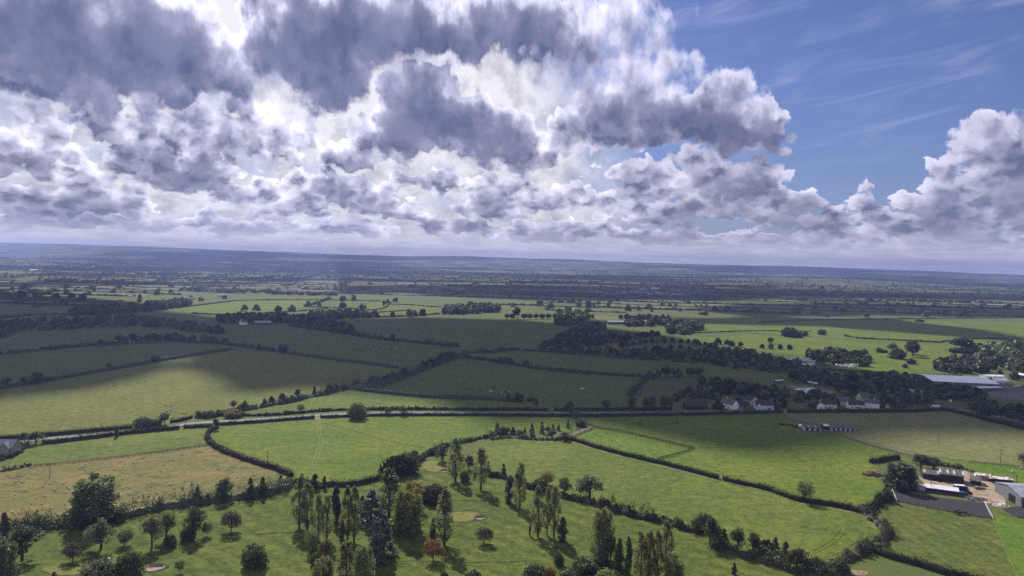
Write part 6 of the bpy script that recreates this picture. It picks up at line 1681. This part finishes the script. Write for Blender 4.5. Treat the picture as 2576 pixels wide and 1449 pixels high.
# ------------------------------------------------------------------ animals and people
def skin_body(name, verts, edges, radii, mats, levels=1):
    me = bpy.data.meshes.new(name + '_base'); me.from_pydata(verts, edges, [])
    o = bpy.data.objects.new(name + '_base', me); COL.objects.link(o)
    o.modifiers.new('skin', 'SKIN'); s = o.modifiers.new('sub', 'SUBSURF'); s.levels = levels
    for i, r in enumerate(radii):
        v = me.skin_vertices[0].data[i]; v.radius = (r, r) if not isinstance(r, tuple) else r
    me.skin_vertices[0].data[0].use_root = True
    dg = bpy.context.evaluated_depsgraph_get()
    out = bpy.data.meshes.new_from_object(o.evaluated_get(dg)); out.name = name
    bpy.data.objects.remove(o); bpy.data.meshes.remove(me)
    for m in mats: out.materials.append(MATS[m])
    return out
def quadruped(name, Lb, hs, girth, neck, head, leg, graze, mat, dark=None):
    """trunk along x, shoulders at the front (+x); hs = back height"""
    f, b = Lb / 2, -Lb / 2; zb = hs - girth
    V = [(0, 0, zb), (f * .8, 0, zb + girth * .05), (b * .8, 0, zb + girth * .05)]
    Rr = [girth * .98, girth * .95, girth * .88]; Ed = [(0, 1), (0, 2)]
    n1 = (f + neck * (.55 if graze else .5), 0, zb - neck * .15 if graze else zb + neck * .6)
    h1 = (f + neck * .95, 0, .28 * hs if graze else zb + neck * .95); h2 = (f + neck * .95 + head, 0, .12 * hs if graze else zb + neck * .75)
    V += [n1, h1, h2]; Rr += [girth * .48, girth * .36, girth * .2]; Ed += [(1, 3), (3, 4), (4, 5)]
    for s in (-1, 1):
        k = len(V); V += [(f * .72, s * girth * .55, zb - girth * .5), (f * .76, s * girth * .55, hs * .28), (f * .72, s * girth * .55, .03)]; Rr += [leg * 1.6, leg, leg * .9]; Ed += [(1, k), (k, k + 1), (k + 1, k + 2)]
        k = len(V); V += [(b * .70, s * girth * .55, zb - girth * .45), (b * .98, s * girth * .55, hs * .34), (b * .86, s * girth * .55, .03)]; Rr += [leg * 2.0, leg, leg * .9]; Ed += [(2, k), (k, k + 1), (k + 1, k + 2)]
    k = len(V); V += [(b * 1.15, 0, zb + girth * .4), (b * 1.25, 0, zb - girth * .6)]; Rr += [leg * .6, leg * .5]; Ed += [(2, k), (k, k + 1)]
    me = skin_body(name, V, Ed, Rr, [mat] + ([dark] if dark else []))
    if dark:
        mi = [1 if (p.center.x > f + neck * .75 or p.center.z < hs * .3) else 0 for p in me.polygons]
        me.polygons.foreach_set('material_index', np.array(mi, dtype=np.int32))
    me.polygons.foreach_set('use_smooth', np.ones(len(me.polygons), dtype=bool))
    return me
SHEEP = quadruped('sheep', .95, .82, .27, .25, .18, .05, True, 'fleece', 'dark_face')
SHEEP2 = quadruped('sheep', .95, .82, .27, .25, .18, .05, False, 'fleece')
COW = {m: quadruped('cow', 1.9, 1.45, .40, .6, .35, .09, True, m) for m in ('black_hide', 'white_hide', 'brown_hide')}
HORSE = {m: quadruped('horse', 1.9, 1.6, .36, .85, .38, .08, gz, m) for m, gz in (('brown_hide', True), ('black_hide', False), ('bay_hide', True))}
def animal(me, zf, x, y, label, cat, group=None, s=1.0, rz=None):
    U, V = zf(x, y)
    o = link(cat if cat in ('sheep', 'cow', 'horse') else 'animal', me, None, at(U, V), random.random() * 6.28 if rz is None else rz)
    o.scale = (s, s, s); return tag(o, label, cat, group)
for (x, y) in [(120,742),(130,738),(160,742),(178,748),(212,708),(325,778),(335,853),(277,868),(315,911),(402,944),(240,908),(95,974),(120,808),(115,840),(45,758),(410,806),(497,826),(490,915),(520,792),(530,797),(510,780),(370,757),(680,592),(705,600),(908,592),(910,648),(740,642),(765,638),(815,567),(863,648),(925,722),(930,793),(955,783),(980,788),(970,832),(1035,822),(1050,853),(1015,860),(985,843),(1140,780),(1165,788),(1180,827),(1190,830),(1275,768),(1290,765),(1215,662),(1240,612),(1090,552),(1138,542),(1285,695),(1465,764),(1500,760),(1400,737),(1790,707),(1845,707),(1758,664),(1305,577),(1280,582),(1380,542),(230,634),(150,1027),(200,1027),(945,607),(470,757),(350,612),(60,690),(600,642),(1010,600),(1060,700),(650,610)]:
    animal(random.choice([SHEEP, SHEEP, SHEEP2]), z1, x, y, 'white sheep grazing in the brown pasture at the lower left', 'sheep', 'sheep of the brown pasture', random.uniform(.9, 1.1))
for (x, y, m) in [(1590,1129,0),(1630,1137,0),(1688,1149,0),(1798,1125,0),(1800,1160,0),(1850,1159,1),(1885,1152,0),(1910,1159,1),(1255,1059,0),(1842,1153,0),(1923,1157,0)]:
    animal(COW['white_hide' if m else 'black_hide'], zr2, x, y, 'white cow grazing with black cattle in the shaded field' if m else 'black cow grazing in the shaded field above the road', 'cow', 'white cows of the shaded field' if m else 'black cows of the shaded field', 1.25)
animal(COW['white_hide'], zr2, 1773, 1149, 'white cow grazing with black cattle in the shaded field', 'cow', 'white cows of the shaded field', 1.25)
animal(COW['white_hide'], z3, 568, 47, 'large white cow alone in the middle of the shaded field', 'cow', s=1.7, rz=.1)
for (x, y, m) in [(745,832,0),(775,830,0),(800,830,0),(890,832,1),(1020,827,0),(1060,827,1),(1085,827,0),(1125,825,1),(970,822,0),(935,822,0),(870,826,0),(905,838,0)]:
    animal(COW['white_hide' if m else 'brown_hide'], zr2, x, y, ('white' if m else 'brown') + ' cow of the far herd in the wide shaded field', 'cow', ('white' if m else 'brown') + ' cows of the far herd', 1.25)
for (x, y) in [(1250,1254),(1290,1259),(1288,1292),(1255,1302),(1370,1314),(1390,1314),(1405,1317),(765,1395),(1265,1300),(1300,1348)]:
    animal(COW['black_hide'], zr1, x, y, 'black calf in the sunlit field above the roadside bushes', 'calf', 'black calves of the sunlit field', .7)
for (x, y) in [(1640,707),(1740,709),(1828,699),(1795,710),(1568,638)]:
    animal(COW['brown_hide'], zr2, x, y, 'dark cow in the large shaded field below the avenue', 'cow', 'dark cows below the avenue', 1.3)
animal(HORSE['brown_hide'], z3, 1008, 306, 'dark brown horse grazing in the shaded field right of the farm track', 'horse', s=1.15, rz=0.2)
animal(HORSE['black_hide'], z3, 1285, 302, 'black horse standing far right of the grazing brown horse', 'horse', s=1.15, rz=1.2)
animal(HORSE['bay_hide'], z3, 543, 352, 'bay horse grazing on the small lit plot beside the farm track', 'horse', s=1.1, rz=2.9)
animal(HORSE['black_hide'], z4, 1500, 982, 'dark horse at the lower arena fence, left of three', 'horse', s=1.2, rz=.3)
animal(HORSE['brown_hide'], z4, 1525, 992, 'dark horse at the lower arena fence, front of three', 'horse', s=1.2, rz=3.0)
animal(HORSE['brown_hide'], z4, 1552, 988, 'dark horse at the lower arena fence, right of three', 'horse', s=1.2, rz=-.4)
animal(SHEEP2, z4, 1925, 670, 'pale sheep in the paddock at the right edge, alone', 'sheep', s=1.7)
animal(SHEEP2, z4, 1990, 645, 'pale sheep in the paddock by the dark tree at the right edge', 'sheep', s=1.7)
animal(SHEEP2, z3, 703, 394, 'white sheep alone in the fenced paddock', 'sheep', s=1.5)
# walker by the hedge
pv = [(0,0,.95),(0,0,1.2),(0,0,1.45),(0,0,1.56),(0,.01,1.68),(-.2,0,1.4),(-.26,.02,1.12),(-.24,.08,.88),(.2,0,1.4),(.26,-.02,1.12),(.24,.1,.88),(-.1,0,.9),(-.11,.1,.5),(-.11,.05,.06),(.1,0,.9),(.11,-.1,.5),(.11,-.2,.06),(-.11,.17,.04),(.11,-.08,.04)]
pe = [(0,1),(1,2),(2,3),(3,4),(2,5),(5,6),(6,7),(2,8),(8,9),(9,10),(0,11),(11,12),(12,13),(0,14),(14,15),(15,16),(13,17),(16,18)]
pr = [.15,.14,.16,.06,.10,.07,.05,.04,.07,.05,.04,.10,.07,.045,.10,.07,.045,.04,.04]
me = skin_body('person', pv, pe, pr, ['cloth_dark', 'skin'], 2)
me.polygons.foreach_set('material_index', np.array([1 if p.center.z > 1.55 else 0 for p in me.polygons], dtype=np.int32))
U, V = z3(1065, 945)
tag(link('person', me, None, at(U, V), .5), 'walker in dark clothes beside the thicket hedge', 'person')
U, V = z4(85, 238)
tag(link('person', me, None, at(U, V), 1.9), 'distant figure in dark clothes in the shaded horse field', 'person')
# ------------------------------------------------------------------ unseen cloud slabs added above, shaped along the sun to cast the field shadows
def cloud_height(D): return max(2800.0, 1.05 * D)
SH = [
 # broad band of shade over the middle distance
 [(-700,748),(-200,748),(150,745),(330,760),(420,786),(560,800),(700,802),(850,801),(1000,799),(1200,802),(1330,806),(1420,814),(1600,832),(1680,842),(1730,852),(1790,872),(1850,884),(2000,896),(2100,912),(2200,934),(2350,948),(2600,965),(2900,975),
  (2900,1135),(2576,1104),(2400,1092),(2260,1088),(2170,1104),(2090,1132),(1980,1146),(1800,1142),(1720,1124),(1650,1098),(1560,1082),(1480,1064),(1420,1058),(1320,1066),(1220,1058),(1150,1043),(1120,1022),(1075,1004),(960,992),(870,984),(760,972),(700,982),(620,986),(560,982),(520,964),(490,942),(475,922),(480,898),(425,902),(405,925),(380,947),(330,965),(250,982),(150,990),(0,1010),(-200,1035),(-700,1090)],
 # stripe across the bright fields at the right
 [(1700,800),(1905,797),(2240,803),(2300,812),(2372,820),(2472,830),(2576,847),(2800,880),(2800,888),(2540,859),(2440,851),(2338,843),(2238,835),(2140,828),(2072,821),(1905,818),(1700,812)],
 # farther shades
 [(1760,775),(1880,766),(2050,763),(2300,767),(2576,774),(2900,790),(2900,806),(2576,799),(2300,795),(2000,795),(1880,798),(1800,787)],
 [(850,742),(1000,737),(1100,745),(1250,752),(1400,758),(1500,757),(1650,755),(1820,757),(1950,752),(2300,752),(2900,765),(2900,748),(2200,735),(1900,726),(1500,722),(1250,719),(1000,718),(860,720)],
 [(-800,722),(0,722),(180,719),(420,717),(640,715),(760,712),(500,709),(-800,712)],
]
def sun_up(p, h): return Vector((p.x, p.y, 0)) + sd * (h / sd.z)
def build_shadow_clouds():
    g = MB()
    for k, poly in enumerate(SH):
        pts = [at(U, V) for U, V in poly]; n = len(pts)
        dense = []
        for i in range(n):
            a, b = pts[i], pts[(i + 1) % n]; L = (b - a).length; m = max(1, int(L / 45))
            for j in range(m):
                p = a.lerp(b, j / m); D = math.hypot(p.x, p.y)
                w = 14 + D * .006
                nz = (vnoise(np.array(p.x / 90), np.array(p.y / 90), k) - .5) * 2 * w + (vnoise(np.array(p.x / 30), np.array(p.y / 30), k + 5) - .5) * w
                d = (b - a).normalized(); dense.append(p + Vector((-d.y, d.x, 0)) * float(nz))
        m = len(dense)
        ch = cloud_height(max(math.hypot(p.x, p.y) for p in pts) * .8)
        bot = [sun_up(p, ch) for p in dense]
        top = [b + sd * (260 + 120 * random.random()) for b in bot]
        g.add(bot + top, [tuple(range(m))[::-1], tuple(range(m, 2 * m))] + [(i, (i + 1) % m, m + (i + 1) % m, m + i) for i in range(m)])
    # random far slabs, added unseen to shade the hills in patches
    def blob(U, V, rx, ry):
        c = at(U, V); m = 40
        ring = []
        for i in range(m):
            t = 6.283 * i / m; q = 1 + .22 * math.sin(3 * t + U) + .14 * math.sin(5 * t + V)
            ring.append(Vector((c.x + rx * q * math.cos(t), c.y + ry * q * math.sin(t), 0)))
        bot = [sun_up(p, cloud_height(math.hypot(p.x, p.y))) for p in ring]; top = [b + sd * 400 for b in bot]
        g.add(bot + top, [tuple(range(m))[::-1], tuple(range(m, 2 * m))] + [(i, (i + 1) % m, m + (i + 1) % m, m + i) for i in range(m)])
    rb = random.Random(5)
    for k in range(85):
        V = 662 + 60 * rb.random() ** 1.5; U = rb.uniform(-100, 2676)
        V = max(V, 630 + 54 * U / 2576 + 14); p = at(U, V); D = p.y
        if D < 3300: continue
        blob(U, V, (.10 + .10 * rb.random()) * D, (.035 + .05 * rb.random()) * D)
    tag(g.build('shadow_clouds', 'shadow_cloud'), 'unseen cloud slabs added overhead to shade the fields', 'shadow_clouds', kind='stuff')
build_shadow_clouds()

# ------------------------------------------------------------------ haze
def build_haze():
    m, n, o = newmat('haze')
    v = n.new('ShaderNodeVolumePrincipled')
    v.inputs['Color'].default_value = HAZE_COL + (1,); v.inputs['Density'].default_value = HAZE_D
    v.inputs['Anisotropy'].default_value = 0.35
    n.put(o.inputs['Volume'], v.outputs[0])
    g = MB(); g.box(-20000, 20000, -1200, 17500, -190, 330)
    ob = g.build('haze', 'haze'); tag(ob, 'blue haze over the plain', 'haze', kind='stuff')
HAZE_D = 9.0e-5; HAZE_COL = (.34, .43, .86)
build_haze()
